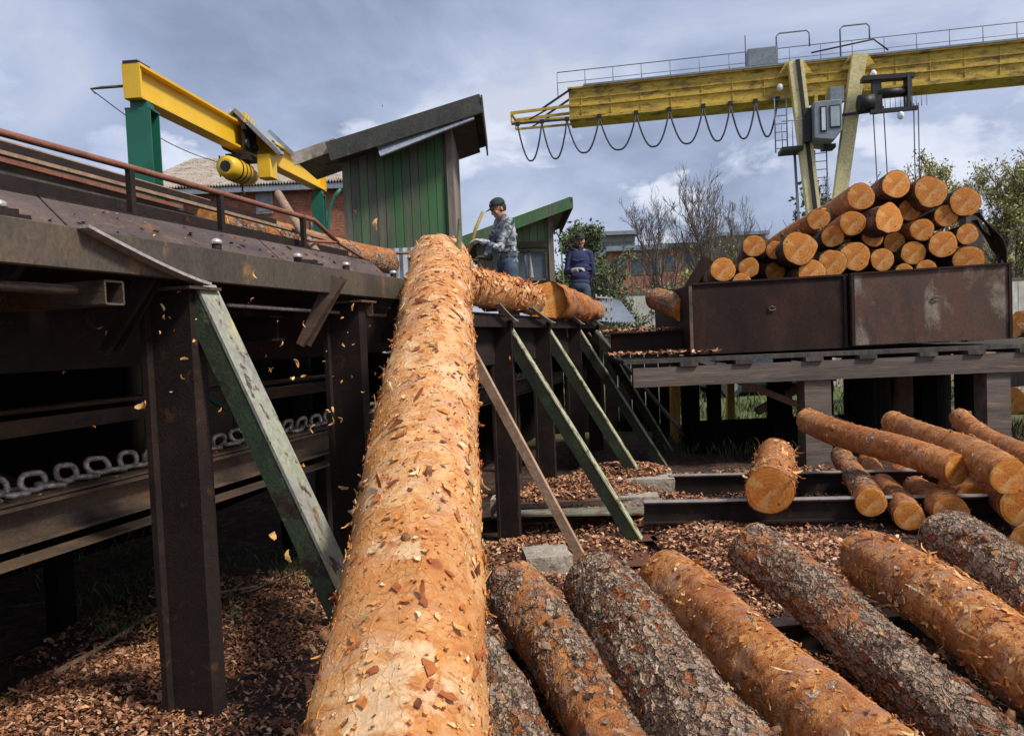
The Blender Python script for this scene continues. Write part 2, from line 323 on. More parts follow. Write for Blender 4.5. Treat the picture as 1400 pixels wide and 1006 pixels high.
M['ground'] = surf('soil_and_bark_litter', [(.3,(.03,.018,.012)),(.5,(.085,.042,.025)),(.62,(.16,.08,.045)),(.8,(.26,.14,.08))], 9, rough=.95, bscale=45, bump=1, bdist=.05, patch=[((.05,.03,.02),1.2,.55,.1)], fine=.7)
M['field'] = surf('rough_grass_field', [(.3,(.05,.075,.02)),(.55,(.10,.13,.035)),(.75,(.20,.17,.08))], .6, rough=.95, bscale=6, bump=.6, bdist=.1, fine=.5)
# ------------------------------------------------------------------ ground
def terr(x, y):
    g = .42*math.exp(-((x+1.7)**2/1.3**2+(y-3.0)**2/2.2**2)) - .22*math.exp(-((x-.8)**2+(y-7.1)**2)/.9**2)
    g += .16*math.exp(-((x-1.35)**2/.7**2+(y-8.6)**2/.9**2)) - .25*math.exp(-((x+3)**2+(y-9)**2)/3.0**2)
    return g + .05*noise.noise(Vector((x*1.7, y*1.7, 3)))*math.exp(-((x*x+y*y)/400)) - .01
def ground():
    n = 170
    def ax(lo, hi, p): return [lo + (hi-lo)*t for t in p]
    ts = np.linspace(-1, 1, n)
    xs = np.sign(ts)*(np.abs(ts)*9 + np.abs(ts)**9*900); ys = 5+np.sign(ts)*(np.abs(ts)*9 + np.abs(ts)**9*900)
    b = MB(); vs = [(float(x), float(y), terr(float(x), float(y)) if abs(x) < 30 and abs(y) < 40 else -.01) for y in ys for x in xs]
    fs = [(j*n+i, j*n+i+1, (j+1)*n+i+1, (j+1)*n+i) for j in range(n-1) for i in range(n-1)]
    b.add(vs, fs, .5, True)
    t = NT('yard_ground'); v = t.coord((1,1,1)); 
    lit = t.ramp(t.noise(v, 9, 8, .7), [(.3,(.02,.012,.009)),(.48,(.06,.03,.02)),(.6,(.15,.075,.045)),(.75,(.28,.16,.09))])
    gr = t.ramp(t.noise(v, 1.4, 8, .75), [(.3,(.05,.075,.02)),(.5,(.11,.14,.035)),(.7,(.22,.22,.09))])
    sx = t.n('SeparateXYZ'); t.l(v, sx.inputs[0])
    far = t.math('ADD', sx.outputs[1], t.math('MULTIPLY', t.noise(v, .5, 4), 3))
    k = t.ramp(t.math('MULTIPLY', far, .02), [(.20, 0), (.24, 1)])
    t.bump(t.noise(v, 30, 6, .7), 1, .05)
    t.base(t.mix(k, lit, gr), .95)
    g = b.build('ground', t.m); tag(g, kind='structure')
ground()

# bark litter: small curled chips lying on the ground
def scatter(name, regions, size, mat, seed, zoff=.012):
    rg = np.random.default_rng(seed); V = []; Fc = []; Rn = []; cnt = 0
    for (x0, x1, y0, y1, n, sc0, sc1) in regions:
        xs = rg.uniform(x0, x1, n); ys = rg.uniform(y0, y1, n)
        for x, y in zip(xs, ys):
            dens = noise.noise(Vector((x*1.3, y*1.3, 9)))
            if dens < -.35 and rg.random() < .7: continue
            z = terr(float(x), float(y)) + zoff*rg.random()*2.5
            L = rg.uniform(sc0, sc1); w = min(.03, L*rg.uniform(.22, .6)); a = rg.uniform(0, 6.283); ti = rg.normal(0, .38); tj = rg.normal(0, .38)
            ca, sa = math.cos(a), math.sin(a); cu = L*rg.uniform(-.25, .3)
            o = len(V)
            for u in (-1, 0, 1):
                for q in (-1, 1):
                    lx = u*L/2; ly = q*w/2*(1 if u == 0 else rg.uniform(.4, 1)); lz = (cu if u == 0 else 0) + lx*ti + ly*tj
                    V.append((x+lx*ca-ly*sa, y+lx*sa+ly*ca, z+lz+.006))
            Fc += [(o, o+2, o+3, o+1), (o+2, o+4, o+5, o+3)]
            r = float(np.clip(rg.normal(.46, .24), 0, 1)); Rn += [r]*6
    b = MB(); b.v = V; b.f = Fc; b.r = Rn; b.sm = [True]*len(Fc)
    o = b.build(name, mat); return tag(o, kind='stuff')
scatter('bark_litter', [(-2.9,-.1,2.6,4.6,21000,.010,.040),(-3.4,0,4.6,7,8000,.015,.05),(.1,3.0,4.2,7.6,19000,.014,.050),(.1,4.5,7.6,10.4,8500,.02,.06),(2.8,6,4.5,9,2500,.03,.07),(0,2.6,2.6,4.4,4500,.02,.055),(-3,-.1,2.6,6.5,260,.05,.13),(.1,4.2,4.4,9,500,.06,.15),(-2.9,-.1,2.6,4.6,12000,.006,.02),(.3,3.4,4.6,7.6,12000,.01,.025)], .05, M['chips'], 3)

# ------------------------------------------------------------------ conveyor
U = Vector((.287,.958,0)).normalized(); V_ = Vector((-.958,.287,0)).normalized(); O = Vector((-1.46,3.2,0))
def P(s, t, z): return O + U*s + V_*t + Vector((0,0,z))
def s_at(d, t=0):            # s for depth d on offset t
    return (d-3.2-V_.y*t)/U.y
conv = thing('log_conveyor', P(0,0,0), 'long dark steel log conveyor on H-section posts running from the left into the yard', 'conveyor')
ZT = 2.27
posts = [3.2, 4.62, 6.1, 7.76, 9.4, 11.3, 12.9]
for i, d in enumerate(posts):
    s = s_at(d); g = P(s,0,0); zb = terr(g.x, g.y)-.06
    b = MB(); h = .235; dd = .09
    # H section: web parallel to the front, flanges at both sides
    for q in (-1, 1):
        b.bar(P(s, q*h/2, zb), P(s, q*h/2, ZT), .014, dd, U) if False else None
    prof = [(-h/2,-dd/2),(-h/2+.014,-dd/2),(-h/2+.014,dd/2-.03),(h/2-.014,dd/2-.03),(h/2-.014,-dd/2),(h/2,-dd/2),(h/2,dd/2),(-h/2,dd/2)]
    prof = [(a, c) for a, c in prof]
    prof2 = [(-h/2,-dd/2+.02),(h/2,-dd/2+.02),(h/2,dd/2),(-h/2,dd/2)]
    zt = ZT if i < 3 else 2.2
    b.extr([(-h/2,-dd/2),(h/2-.03,-dd/2),(h/2-.03,-dd/2-.035),(h/2,-dd/2-.035),(h/2,dd/2),(-h/2,dd/2)], P(s,0,zb), P(s,0,zt), U)
    b.build('post', M['steel_dark'], conv)
    c = MB(); c.bar(P(s,-.17,zt+.006), P(s,.17,zt+.006), .2, .012); c.build('post_cap', M['rail_rust'], conv)
# front rail beam (fascia), ledge, trough plate, side girder
sA, sB = -3.2, s_at(5.55)
b = MB()
b.extr([(-.02,-.075),(.02,-.075),(.02,.075),(-.12,.075),(-.12,.06),(-.02,.06)], P(sA,-.11,2.385), P(sB,-.11,2.385)); 
o = b.build('rail_beam', M['steel_fascia'], conv); bevel(o, .004)
b = MB(); b.bar(P(sA,.02,2.452), P(sB,.02,2.452), .22, .012); b.build('ledge', M['steel_brown'], conv)
def plate(name, t0, z0, t1, z1, th, m, s0, s1, step=1.42):
    s = s0
    while s < s1-.1:
        e = min(s+step, s1) - .012
        b = MB(); dn = Vector((0,0,0)); n = (V_*-(z1-z0) + Vector((0,0,1))*(t1-t0)).normalized()*th
        a = [P(s,t0,z0), P(e,t0,z0), P(e,t1,z1), P(s,t1,z1)]
        b.add(a+[x-n for x in a], [(0,1,2,3),(7,6,5,4),(0,4,5,1),(1,5,6,2),(2,6,7,3),(3,7,4,0)])
        b.build(name, m, conv); s += step
plate('trough_plate', .10, 2.46, .30, 2.645, .012, M['steel_brown'], sA, sB)
plate('trough_lip', .305, 2.655, .35, 2.655, .02, M['steel_dark'], sA, sB)
b = MB(); b.bar(P(sA,.45,2.13), P(4.6,.45,2.13), .03, .36); b.build('side_girder', M['steel_dark'], conv)
b = MB(); b.bar(P(sB+.2,-.06,2.2), P(11.2,-.06,2.2), .05, .13); b.bar(P(sB+.1,0,2.262), P(11.2,0,2.262), .2, .012); b.bar(P(3.4,.085,1.98), P(10.9,.085,1.98), .02, .46); b.build('rail_beam', M['steel_dark'], conv)  # last bar is an added dark plate hiding bright sky below the rail
b = MB(); b.bar(P(sA-3,2.44,2.40), P(4.15,2.44,2.40), 4.28, .05); b.build('deck', M['steel_dark'], conv)  # plate widened far back to keep sun off the space below
b = MB(); b.bar(P(sA,.8,2.50), P(5,.8,2.50), .04, .2); b.build('back_trough_side', M['steel_dark'], conv)
# bolts and clamps on the ledge
for k, s in enumerate([-1.02,-.78,.30,.98,1.52,2.2,2.62]):
    b = MB(); c = P(s,.0,2.46); b.tube([c, c+Vector((0,0,.05))], .022, 10); bo = b.build('bolt', M['steel_dark'], conv)
    b = MB(); b.tube([c+Vector((0,0,.05)), c+Vector((0,0,.068)), c+Vector((0,0,.076))], [.028,.025,.012], 10); b.build('nut', M['steel_worn'], bo)
for s in (-.86, .98, 2.4):
    b = MB(); b.bar(P(s-.09,-.03,2.468), P(s+.13,-.05,2.476), .07, .014); b.bar(P(s-.05,-.03,2.485), P(s+.1,-.045,2.492), .045, .02); b.build('clamp', M['steel_dark'], conv)
# brackets hanging under the rail beam
for s, t0, w in ((-.12,-.03,.10),(-.75,-.03,.16),(1.12,-.16,.11),(2.1,-.14,.07),(-1.6,-.05,.12)):
    b = MB(); b.extr([(-w/2,-.012),(w/2,-.012),(w/2,.012),(-w/2,.012)], P(s,t0,2.40), P(s-.1,t0+.2,2.02), U, prof1=[(-w/5,-.012),(w/5,-.012),(w/5,.012),(-w/5,.012)])
    b.bar(P(s+.045,t0-.02,2.40), P(s-.06,t0+.18,2.02), .01, .05, V_)
    b.build('bracket', M['steel_brown'] if s == 1.12 else M['steel_dark'], conv)
# hollow square tube ends
for s in (-.42, 1.62):
    b = MB(); q = .085; th = .008
    for a, c_, w, h in ((0, q/2, q, th),(0,-q/2, q, th),(q/2, 0, th, q),(-q/2, 0, th, q)):
        b.bar(P(s+a,-.10,2.24+c_), P(s+a,.5,2.24+c_), w if h == th else th, h if h != th else th)
    b.build('square_tube', M['rail_rust'], conv)
b = MB(); b.tube([P(-2.4,-.05,2.245), P(-.55,-.05,2.245)], .018, 8); b.tube([P(-.95,-.05,2.245), P(-.93,-.05,2.245)], .032, 8); b.build('conduit', M['rail_rust'], conv)
b = MB(); b.tube([P(.42,.05,2.23), P(1.4,.02,2.215), P(2.9,.02,2.2)], .011, 6); b.build('conduit', M['steel_worn'], conv)
# skids: bent strip from the ledge down over the post, then a long slope to the ground
def skid(d, w_end, zend, top, kind, lead=.62, web=True, strip=True):
    s = s_at(d); 
    root_pts = []
    if lead: 
        for q in range(9):
            k = q/8; root_pts.append(P(s-lead*(1-k)+.02, -.155, top+.165-(.165)*(1-(1-k)**1.25)))
    slope = (top-zend)/w_end
    t0_ = -.125 if kind == 'wide' and d < 4 else -.05
    e0 = P(s+.05,t0_,top-.005); e1 = P(s+.05,t0_-w_end,zend)
    if strip and lead:
        b = MB(); hw = .03
        vs = []
        for p in root_pts: vs += [p+V_*hw, p-V_*hw, p-V_*hw-Vector((0,0,.012)), p+V_*hw-Vector((0,0,.012))]
        fs = []
        for i in range(len(root_pts)-1):
            for j in range(4): fs.append((i*4+j, i*4+(j+1)%4, i*4+4+(j+1)%4, i*4+4+j))
        fs += [(3,2,1,0), tuple(len(vs)-4+j for j in range(4))]
        b.add(vs, fs); b.build('chute_strip', M['steel_worn'], conv)
    b = MB(); b.bar(e0, e1, .125, .014, Vector((0,0,1))); 
    b.build('skid_flange', M['paint_skid'] if d < 4 else M['paint_lime'], conv)
    if web:
        dn = Vector((0,0,-1)); n = (e1-e0).cross(U).normalized()
        if n.z > 0: n = -n
        b = MB(); th = .085 if d < 4 else .11
        a0 = e0 - U*.055; a1 = e1 - U*.055
        b.bar(a0+n*(th/2+.008), a1+n*(th/2+.008), .01, th, n)
        b.bar(a0+n*(th+.014)+U*.03, a1+n*(th+.014)+U*.03, .07, .01, n)
        b.build('skid_web', M['paint_green_dark'] if d < 4 else M['web_dark'], conv)
skid(3.2, 1.16, -.14, ZT+.03, 'wide')
skid(7.76, 1.42, -.22, 2.2, 'mid')
skid(9.4, 1.30, .0, 2.2, 'mid', 1.1)
skid(11.3, 1.3, .0, 2.2, 'mid', 1.1)
skid(12.9, 1.3, -.1, 2.2, 'wide', 1.3)
pl = MB(); s = s_at(6.1); pl.bar(P(s+.02,-.1,2.24), P(s+.02,-1.22,.05), .075, .05, U); 
tag(pl.build('plank', M['wood_tan']), 'long brown timber plank leaning against the conveyor right of the peeled log', 'plank')
b = MB(); s = s_at(12.9); b.bar(P(s-.25,-.1,2.1), P(s+.05,-1.72,.0), .03, .3, U); b.build('side_plate', M['steel_fascia'], conv)

# cross bracing and dark steelwork below
for s in (-1.2, .9, 3.0):
    b = MB(); b.extr(iprof(.12,.14,.01,.012), P(s,.1,2.12), P(s,2.6,2.12)); b.build('cross_beam', M['steel_dark'], conv)
for s in (-1.6, 1.6, 4.6, 8):
    b = MB(); g = P(s,2.6,0); b.bar(P(s,2.6,terr(g.x,g.y)-.1), P(s,2.6,2.4 if s < 4 else 1.88), .14, .14, U); b.build('rear_post', M['void'], conv)
b = MB(); b.bar(P(-2.6,1.9,1.02), P(-1.2,1.9,1.72), .05, .05); b.build('green_brace', M['green_col'], conv)
b = MB(); b.bar(P(-.6,1.5,1.95), P(.5,1.6,1.3), .04, .04); b.build('brace', M['steel_dark'], conv)
b = MB(); b.bar(P(1.6,1.5,1.9), P(2.2,1.5,1.55), .03, .03); b.build('brace', M['green_col'], conv)
# lower return beam carrying the chain
b = MB(); sE = 11
b.extr([(-.05,-.09),(.05,-.09),(.05,-.075),(-.035,-.075),(-.035,.075),(.05,.075),(.05,.09),(-.05,.09)], P(-3,.74,1.27), P(sE,.74,1.27)); b.build('chain_beam', M['rail_rust'], conv)
b = MB(); b.bar(P(-3,.86,1.372), P(sE,.86,1.372), .30, .012); b.build('chain_track', M['rail_rust'], conv)
b = MB(); b.bar(P(-3,.62,1.15), P(2.6,.62,1.13), .12, .012); b.build('guard_strip', M['rail_rust'], conv)
for s in (-2.2,-.6,1.0,2.6,5.4,8.2):
    b = MB(); b.bar(P(s,.9,1.17), P(s,.9,terr(P(s,.9,0).x,P(s,.9,0).y)-.05), .1, .1, U); b.build('trestle_leg', M['steel_dark'], conv)
b = MB(); b.tube([P(-3,1.5,1.72), P(9,1.5,1.72)], .02, 6); b.bar(P(-3,1.75,1.60), P(9,1.75,1.60), .06,.1); b.build('rear_pipe', M['rail_rust'], conv)
# upper walkway behind with handrail
b = MB(); b.bar(P(-3.2,1.6,2.97), P(3.6,1.6,2.88), .9, .05); b.build('walkway', M['wood_post'], conv)
b = MB(); b.bar(P(-3.2,1.14,2.92), P(3.6,1.14,2.87), .03, .07); b.build('walkway_edge', M['steel_dark'], conv)
rail = MB(); zr = 3.06
pts = [P(-3.2,.9,zr), P(-1,.9,zr), P(.8,.9,zr), P(s_at(6.0,.9),.9,zr-.02), P(s_at(6.35,.9),.9,zr-.16)]
rail.tube(pts, .019, 10); hr = rail.build('handrail', M['handrail'], conv)
for d in (3.385, 4.17, 4.9, 5.84):
    s = s_at(d,.9); b = MB(); b.bar(P(s,.9,2.4), P(s,.9,zr-.01), .035, .035, U); b.bar(P(s-.05,.9,2.7), P(s+.05,.9,2.52), .02, .03, U); b.build('baluster', M['steel_dark'], hr)
b = MB(); b.tube([P(s_at(5.9,.9),.9,2.86), P(s_at(6.35,.9),.9,2.9), P(s_at(6.6,.9),.75,2.75)], .014, 6); b.build('lower_rail', M['handrail'], hr)
# dark board wall added to make the space under the conveyor black
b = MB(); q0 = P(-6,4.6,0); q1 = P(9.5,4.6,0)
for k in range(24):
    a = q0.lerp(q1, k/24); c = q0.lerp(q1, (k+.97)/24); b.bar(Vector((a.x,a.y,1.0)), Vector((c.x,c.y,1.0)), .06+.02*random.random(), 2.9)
tag(b.build('blackout_wall', M['void']), 'added dark board wall blacking out the space behind the conveyor underframe', 'wall')

# chain
CHAINS = 1
ch = thing('chain', P(0,.86,1.38), 'heavy worn steel chain lying on the lower conveyor track', 'chain')
def link_mesh(c, axis, flat, L=.128, wd=.080, r=.0145):
    pts = []; n = 16
    a = axis.normalized(); f = flat.normalized()
    for k in range(n+1):
        th = 2*math.pi*k/n; x = math.cos(th); y = math.sin(th)
        px = (L/2-wd/2)*(1 if x > 0 else -1)*min(1, abs(x)*3) + x*wd/2
        pts.append(c + a*px + f*(y*wd/2))
    return pts
k = 0; s = -2.0; step = .094; far = MB()
while s < 9:
    flat = V_ if k % 2 == 0 else Vector((0,0,1))
    flat = (flat + U*random.uniform(-.1,.1) + (V_*random.uniform(-.45,.45) if k % 2 else Vector((0,0,random.uniform(-.22,.22))))).normalized(); zc = 1.398 if k % 2 == 0 else 1.428+random.uniform(0,.014)
    ax = (U+Vector((0,0,random.uniform(-.14,.14)))+V_*random.uniform(-.12,.12)).normalized()
    pts = link_mesh(P(s,.84+random.uniform(-.008,.008),zc), ax, flat)
    if k >= 92:
        far.tube(pts, .0145, 6, caps=False)
    else:
        b = MB(); b.tube(pts, .0145, 8, caps=False); b.build('chain_link', M['chain'], ch)
    s += step; k += 1
tag(far.build('far_chain_links', M['chain'], ch), kind='stuff')

b = MB()
for k in range(420):   # bark crumbs lying on the chain track
    p = P(random.uniform(-2.5,7), random.uniform(.72,1.0), 1.383); a = random.uniform(0,6.28); L_ = random.uniform(.012,.05); q1_ = Vector((math.cos(a),math.sin(a),random.gauss(0,.3)))*L_/2; q2_ = Vector((-math.sin(a),math.cos(a),random.gauss(0,.3)))*L_*.2
    b.add([p-q1_-q2_,p-q1_+q2_,p+q1_+q2_+Vector((0,0,.006)),p+q1_-q2_], [(0,3,2,1)], random.random())
for k in range(800):   # and on the ledge and plates
    s_ = random.uniform(-2.5,2.8)
    if random.random() < .7: p = P(s_, random.choice((random.uniform(-.08,.09), random.gauss(.06,.02))), 2.462)
    else: u_ = random.random()**2; p = P(s_, .11+.18*u_, 2.468+.172*u_)
    a = random.uniform(0,6.28); L_ = random.uniform(.006,.035); q1_ = Vector((math.cos(a),math.sin(a),random.gauss(0,.2)))*L_/2; q2_ = Vector((-math.sin(a),math.cos(a),random.gauss(0,.2)))*L_*.25
    b.add([p-q1_-q2_,p-q1_+q2_,p+q1_+q2_+Vector((0,0,.006)),p+q1_-q2_+Vector((0,0,.003))], [(0,3,2,1)], random.random())
tag(b.build('bark_crumbs', M['chips'], conv), kind='stuff')
# long bars stacked on the walkway
bars = [ (1.16,2.87,'wood_tan',.045,.02,-3,3.4,'thin brown batten lying on the very edge of the walkway'),
 (1.22,2.93,'steel_dark',.05,.05,-3,2.6,'thin black bar lying second from the walkway edge'),
 (1.30,2.99,'wood_tan',.06,.022,-3,1.9,'thin brown strip between the thin black bar and the pale rusty bar'),
 (1.62,2.905,'wood_grey',.09,.05,-3,3.2,'long grey board lying lowest on the walkway behind the handrail'),
 (1.5,2.96,'handrail',.05,.025,-3,2.9,'long thin rust-red bar lying amid the stacked bars on the walkway'),
 (1.40,2.885,'rail_rust',.05,.035,-3,3.3,'long pale rusty bar along the walkway edge'),
 (1.74,2.98,'wood_tan',.08,.05,-3,1.4,'shorter brown batten on top of the walkway bars'),
 (1.84,3.03,'steel_worn',.07,.025,-.9,2.2,'pale splintered strip lying on the bars behind the rail'),
 (1.95,3.08,'roof_dark',.22,.07,-3,2.6,'broad dark board forming the top of the stacked bars'),
 (1.74,2.92,'steel_brown',.10,.07,-3,3.4,'brown steel channel in the middle of the stacked bars'),
 (1.92,2.94,'steel_dark',.14,.16,-3,3.5,'black steel box beam behind the stacked bars')]
for t, z, mm, w, h, a, e, lab in bars:
    e = min(e, 2.15+random.uniform(-.3,.1)) if t > 1.35 else e; b = MB(); b.bar(P(a,t,z+.24), P(e,t+.02,z+.11), w, h); o = b.build('long_bar', M[mm]); tag(o, lab, 'bar', 'long bars stacked on the walkway')
M['knot'] = surf('dark_knot_wood', [(.3,(.10,.04,.015)),(.7,(.30,.13,.05))], 20, bscale=80)
# ------------------------------------------------------------------ logs
def make_log(p0, p1, ra, rb, mat, label, group=None, nu=90, nv=40, seed=0, ends=(True, True), bend=.02, flakes=0, fl_mat='flakes', fl_size=.03, cat='log', tilt=0, name='log', lump=.06, cut='cut', stubs=0, strips=0):
    """trunk along local X from p0 to p1 (cut_end children at both sawn ends, loose flakes as one part)"""
    p0 = Vector(p0); p1 = Vector(p1); L = (p1-p0).length; ax = (p1-p0).normalized()
    up = Vector((0,0,1)); yv = up.cross(ax).normalized(); zv = ax.cross(yv)
    root = bpy.data.objects.new(name, None); col.objects.link(root); tag(root, label, cat, group)
    mm_ = Matrix((ax, yv, zv)).transposed().to_4x4(); mm_.translation = p0; root.matrix_world = mm_; root['_org'] = (0,0,0); root.empty_display_size = .1
    rg = random.Random(seed); so = rg.uniform(0, 90)
    ph = rg.uniform(0, 6.28)
    def rad(u, th):
        x = u*L; r = ra+(rb-ra)*u
        k = 1 + lump*noise.noise(Vector((x*1.1+so, math.cos(th)*.9, math.sin(th)*.9))) + lump*.6*noise.noise(Vector((x*4+so, math.cos(th)*2.2, math.sin(th)*2.2)))
        k += .05*math.sin(3*th+ph)*max(0, 1-4*min(u,1-u)) * .3
        return r*k
    def cen(u): return (bend*math.sin(math.pi*u)*math.cos(ph), bend*math.sin(math.pi*u)*math.sin(ph)+bend*.5*math.sin(2*math.pi*u))
    b = MB(); vs = []
    us = [i/nu for i in range(nu+1)]
    for i, u in enumerate(us):
        cy, cz = cen(u)
        for j in range(nv):
            th = 2*math.pi*j/nv; r = rad(u, th); x = u*L
            if i == 0: x += tilt*r*math.cos(th)
            vs.append((x, cy+r*math.cos(th), cz+r*math.sin(th)))
    fs = [(i*nv+j, (i+1)*nv+j, (i+1)*nv+(j+1)%nv, i*nv+(j+1)%nv) for i in range(nu) for j in range(nv)]
    b.add(vs, fs, .5, True); b.build('trunk', M[mat], root)
    for e, on in zip((0, 1), ends):
        if not on: continue
        b = MB(); ring = []; cy, cz = cen(e); s_ = -1 if e == 0 else 1
        for fr, dx in ((0,.004),(.45,.004),(.8,.003),(.955,.0),(.975,-.012)):
            for j in range(nv):
                th = 2*math.pi*j/nv; r = rad(e, th)*fr
                x = e*L + s_*dx + (tilt*r*math.cos(th) if e == 0 else 0)
                ring.append((x, cy+r*math.cos(th), cz+r*math.sin(th)))
        f2 = []
        for i in range(4):
            for j in range(nv):
                q = (i*nv+j, i*nv+(j+1)%nv, (i+1)*nv+(j+1)%nv, (i+1)*nv+j)
                f2.append(q if e == 1 else q[::-1])
        b.add(ring, f2, .5, False); b.build('cut_end', M[cut], root)
    for k_ in range(stubs):
        u = rg.uniform(.08,.92); th = rg.uniform(.1,3.0); r = rad(u, th); cy, cz = cen(u); ct, st = math.cos(th), math.sin(th); n = Vector((0,ct,st)); p_ = Vector((u*L,cy+r*ct,cz+r*st)); rr = rg.uniform(.010,.018)
        d_ = (n+Vector((rg.uniform(-.6,.6),0,0))).normalized()
        b = MB(); b.tube([p_-n*.02, p_+n*.004, p_+n*.004+d_*rg.uniform(.008,.03)], [rr*1.9, rr*1.25, rr*.85], 12); b.build('branch_stub', M['knot'], root)
    if flakes:
        b = MB()
        for k in range(flakes):
            u = rg.random(); th = rg.uniform(0, 6.283); r = rad(u, th); cy, cz = cen(u); x = u*L
            ct, st = math.cos(th), math.sin(th); n = Vector((0,ct,st)); t1 = Vector((1,0,0)); t2 = Vector((0,-st,ct))
            a = rg.uniform(0, 6.283); d1 = t1*math.cos(a)+t2*math.sin(a); d2 = n.cross(d1)
            S = fl_size*rg.choice((.2,.22,.25,.3,.3,.4,.45,.5,.6,.7,1.0,1.5))*rg.uniform(.7,1.3); wv = S*rg.uniform(.3,.65); lift = rg.choice((0,.03,.06,.12,.22,.6))*S; cu = rg.uniform(-.3,.5)*S
            c = Vector((x, cy+r*ct, cz+r*st)) + n*.004
            big_ = rg.random() < .018
            if big_: S *= 2.2; lift = rg.uniform(.1,.5)*S
            m_ = 7; el = rg.uniform(.35,.8) if not big_ else rg.uniform(.15,.4); tw = rg.uniform(-.5,.5)*S; cup = rg.uniform(-.1,.35)*S
            tl = lift*rg.uniform(0,1)
            ring = []
            for g_ in range(m_):
                ag = 6.2832*g_/m_ + rg.uniform(-.3,.3); rr_ = rg.uniform(.22,.70)
                lx = math.cos(ag)*rr_*S; ly = math.sin(ag)*rr_*el*S
                ring.append(c + d1*lx + d2*ly + n*(tl*(lx/S+.5) + tw*ly*lx/(S*S) + cup*(rr_*rr_*2)))
            cc_ = c + n*(tl*.5); nn_ = n*(-.0022)
            vs_ = [cc_]+ring+[cc_+nn_]+[p+nn_ for p in ring]; o_ = m_+1
            fs_ = [(0,1+g_,1+(g_+1)%m_) for g_ in range(m_)]+[(o_,o_+1+(g_+1)%m_,o_+1+g_) for g_ in range(m_)]+[(1+g_,o_+1+g_,o_+1+(g_+1)%m_,1+(g_+1)%m_) for g_ in range(m_)]
            b.add(vs_, fs_, rg.random(), False)
        for k in range(strips):
            u = rg.random(); th = rg.choice((rg.uniform(-.5,.6), rg.uniform(2.5,3.6), rg.uniform(.4,2.8))); r = rad(u, th); cy, cz = cen(u); ct, st = math.cos(th), math.sin(th)
            n = Vector((0,ct,st)); t1 = Vector((1,0,0)); t2 = Vector((0,-st,ct)); a = rg.uniform(-.9,.9)+(0 if rg.random() < .5 else 3.14); d1 = (t1*math.cos(a)+t2*math.sin(a)).normalized(); d2 = n.cross(d1)
            Ls = fl_size*rg.uniform(1.2,3.6); wv = fl_size*rg.uniform(.3,.8); p = Vector((u*L, cy+r*ct, cz+r*st))+n*.003; ang = rg.uniform(0,.2); k_ = rg.uniform(.02,.26); m2 = 8; vs2 = []; w0 = 0
            for i2 in range(m2+1):
                ww = wv*(1-abs(2*i2/m2-.8)**2*.45)*rg.uniform(.45,1.35)/2; j_ = d2*rg.uniform(-.1,.1)*wv; tn = (d1*math.cos(ang)+n*math.sin(ang)); nn = (n*math.cos(ang)-d1*math.sin(ang))
                vs2 += [p-d2*ww+j_, p+nn*.25*ww+j_, p+d2*ww+j_, p-nn*.003+j_]
                p = p+tn*(Ls/m2); ang += k_*(.4+.12*i2)
            fs2 = [(i2*4+j,i2*4+(j+1)%4,i2*4+4+(j+1)%4,i2*4+4+j) for i2 in range(m2) for j in range(4)]+[(3,2,1,0),tuple(m2*4+j for j in range(4))]
            b.add(vs2, fs2, rg.uniform(.08,1), False)
        tag(b.build('loose_bark', M[fl_mat], root), kind='stuff')
    return root

# the big peeled log leaning on the conveyor
big0 = Vector((-.235,.62,.30)); 
A1 = W(535,985,2.06); A2 = W(597,402,5.2); dv = (A2-A1)/(A2.y-A1.y)
q0 = A1 + dv*(.55-A1.y); q1 = A1 + dv*(5.93-A1.y)
make_log(q1, q0, .238, .252, 'bark_peeled', 'huge peeled orange log leaning steeply up onto the conveyor in the foreground', nu=420, nv=150, seed=4, bend=.035, flakes=5200, fl_size=.030, lump=.09, stubs=9, strips=130)
# split butt splinters at its top
# foreground row of logs on the ground skids
def pix_log(a, b_, ext0, ext1, ra, rb, mat, label, **k):
    p0 = W(*a); p1 = W(*b_); d = p1-p0
    return make_log(p0-d*ext0, p1+d*ext1, ra, rb, mat, label, **k)
G1 = 'rough pine logs laid side by side in the foreground'
kw = dict(group=G1, nu=300, nv=110, bend=.045, lump=.10, stubs=2)
pix_log((640,905,3.75),(690,1006,3.2), 0,.9,.19,.19,'bark_rough','rough grey log at the lower edge, half hidden below the huge peeled log', seed=1, flakes=120, fl_mat='flakes_grey', **kw)
pix_log((700,806,4.55),(822,1000,3.25), 0,.55,.195,.165,'bark_mixed','brown log with grey top end and scraped lower half, right beside the huge peeled log', seed=2, flakes=700, fl_mat='flakes_grey', **kw)
pix_log((817,798,4.5),(972,1000,3.1), 0,.5,.232,.245,'bark_rough','thickest rough log with cracked grey bark, second full log from the huge peeled log', seed=3, flakes=700, fl_mat='flakes_grey', **kw)
pix_log((908,790,4.85),(1163,1000,3.15), 0,.5,.20,.20,'bark_orange','smooth orange-brown log between two dark rough logs, touching the thick dark one', seed=5, flakes=1300, strips=60, fl_size=.030, **kw)
pix_log((1026,748,4.95),(1322,984,3.45), 0,.5,.185,.175,'bark_rough','narrow rough log with grey plates and orange scars, between two orange-brown logs', seed=6, flakes=700, fl_mat='flakes_grey', **kw)
pix_log((1186,764,4.85),(1373,902,3.7), 0,.9,.205,.20,'bark_orange','thick orange-brown log with shaggy scraped side, second from last in the row', seed=7, flakes=1700, strips=120, fl_size=.034, **kw)
pix_log((1292,735,4.9),(1400,812,4.2), 0,1.3,.20,.20,'bark_rough','rough grey log last in the row, its top end under the thin logs', seed=8, flakes=600, fl_mat='flakes_grey', **kw)

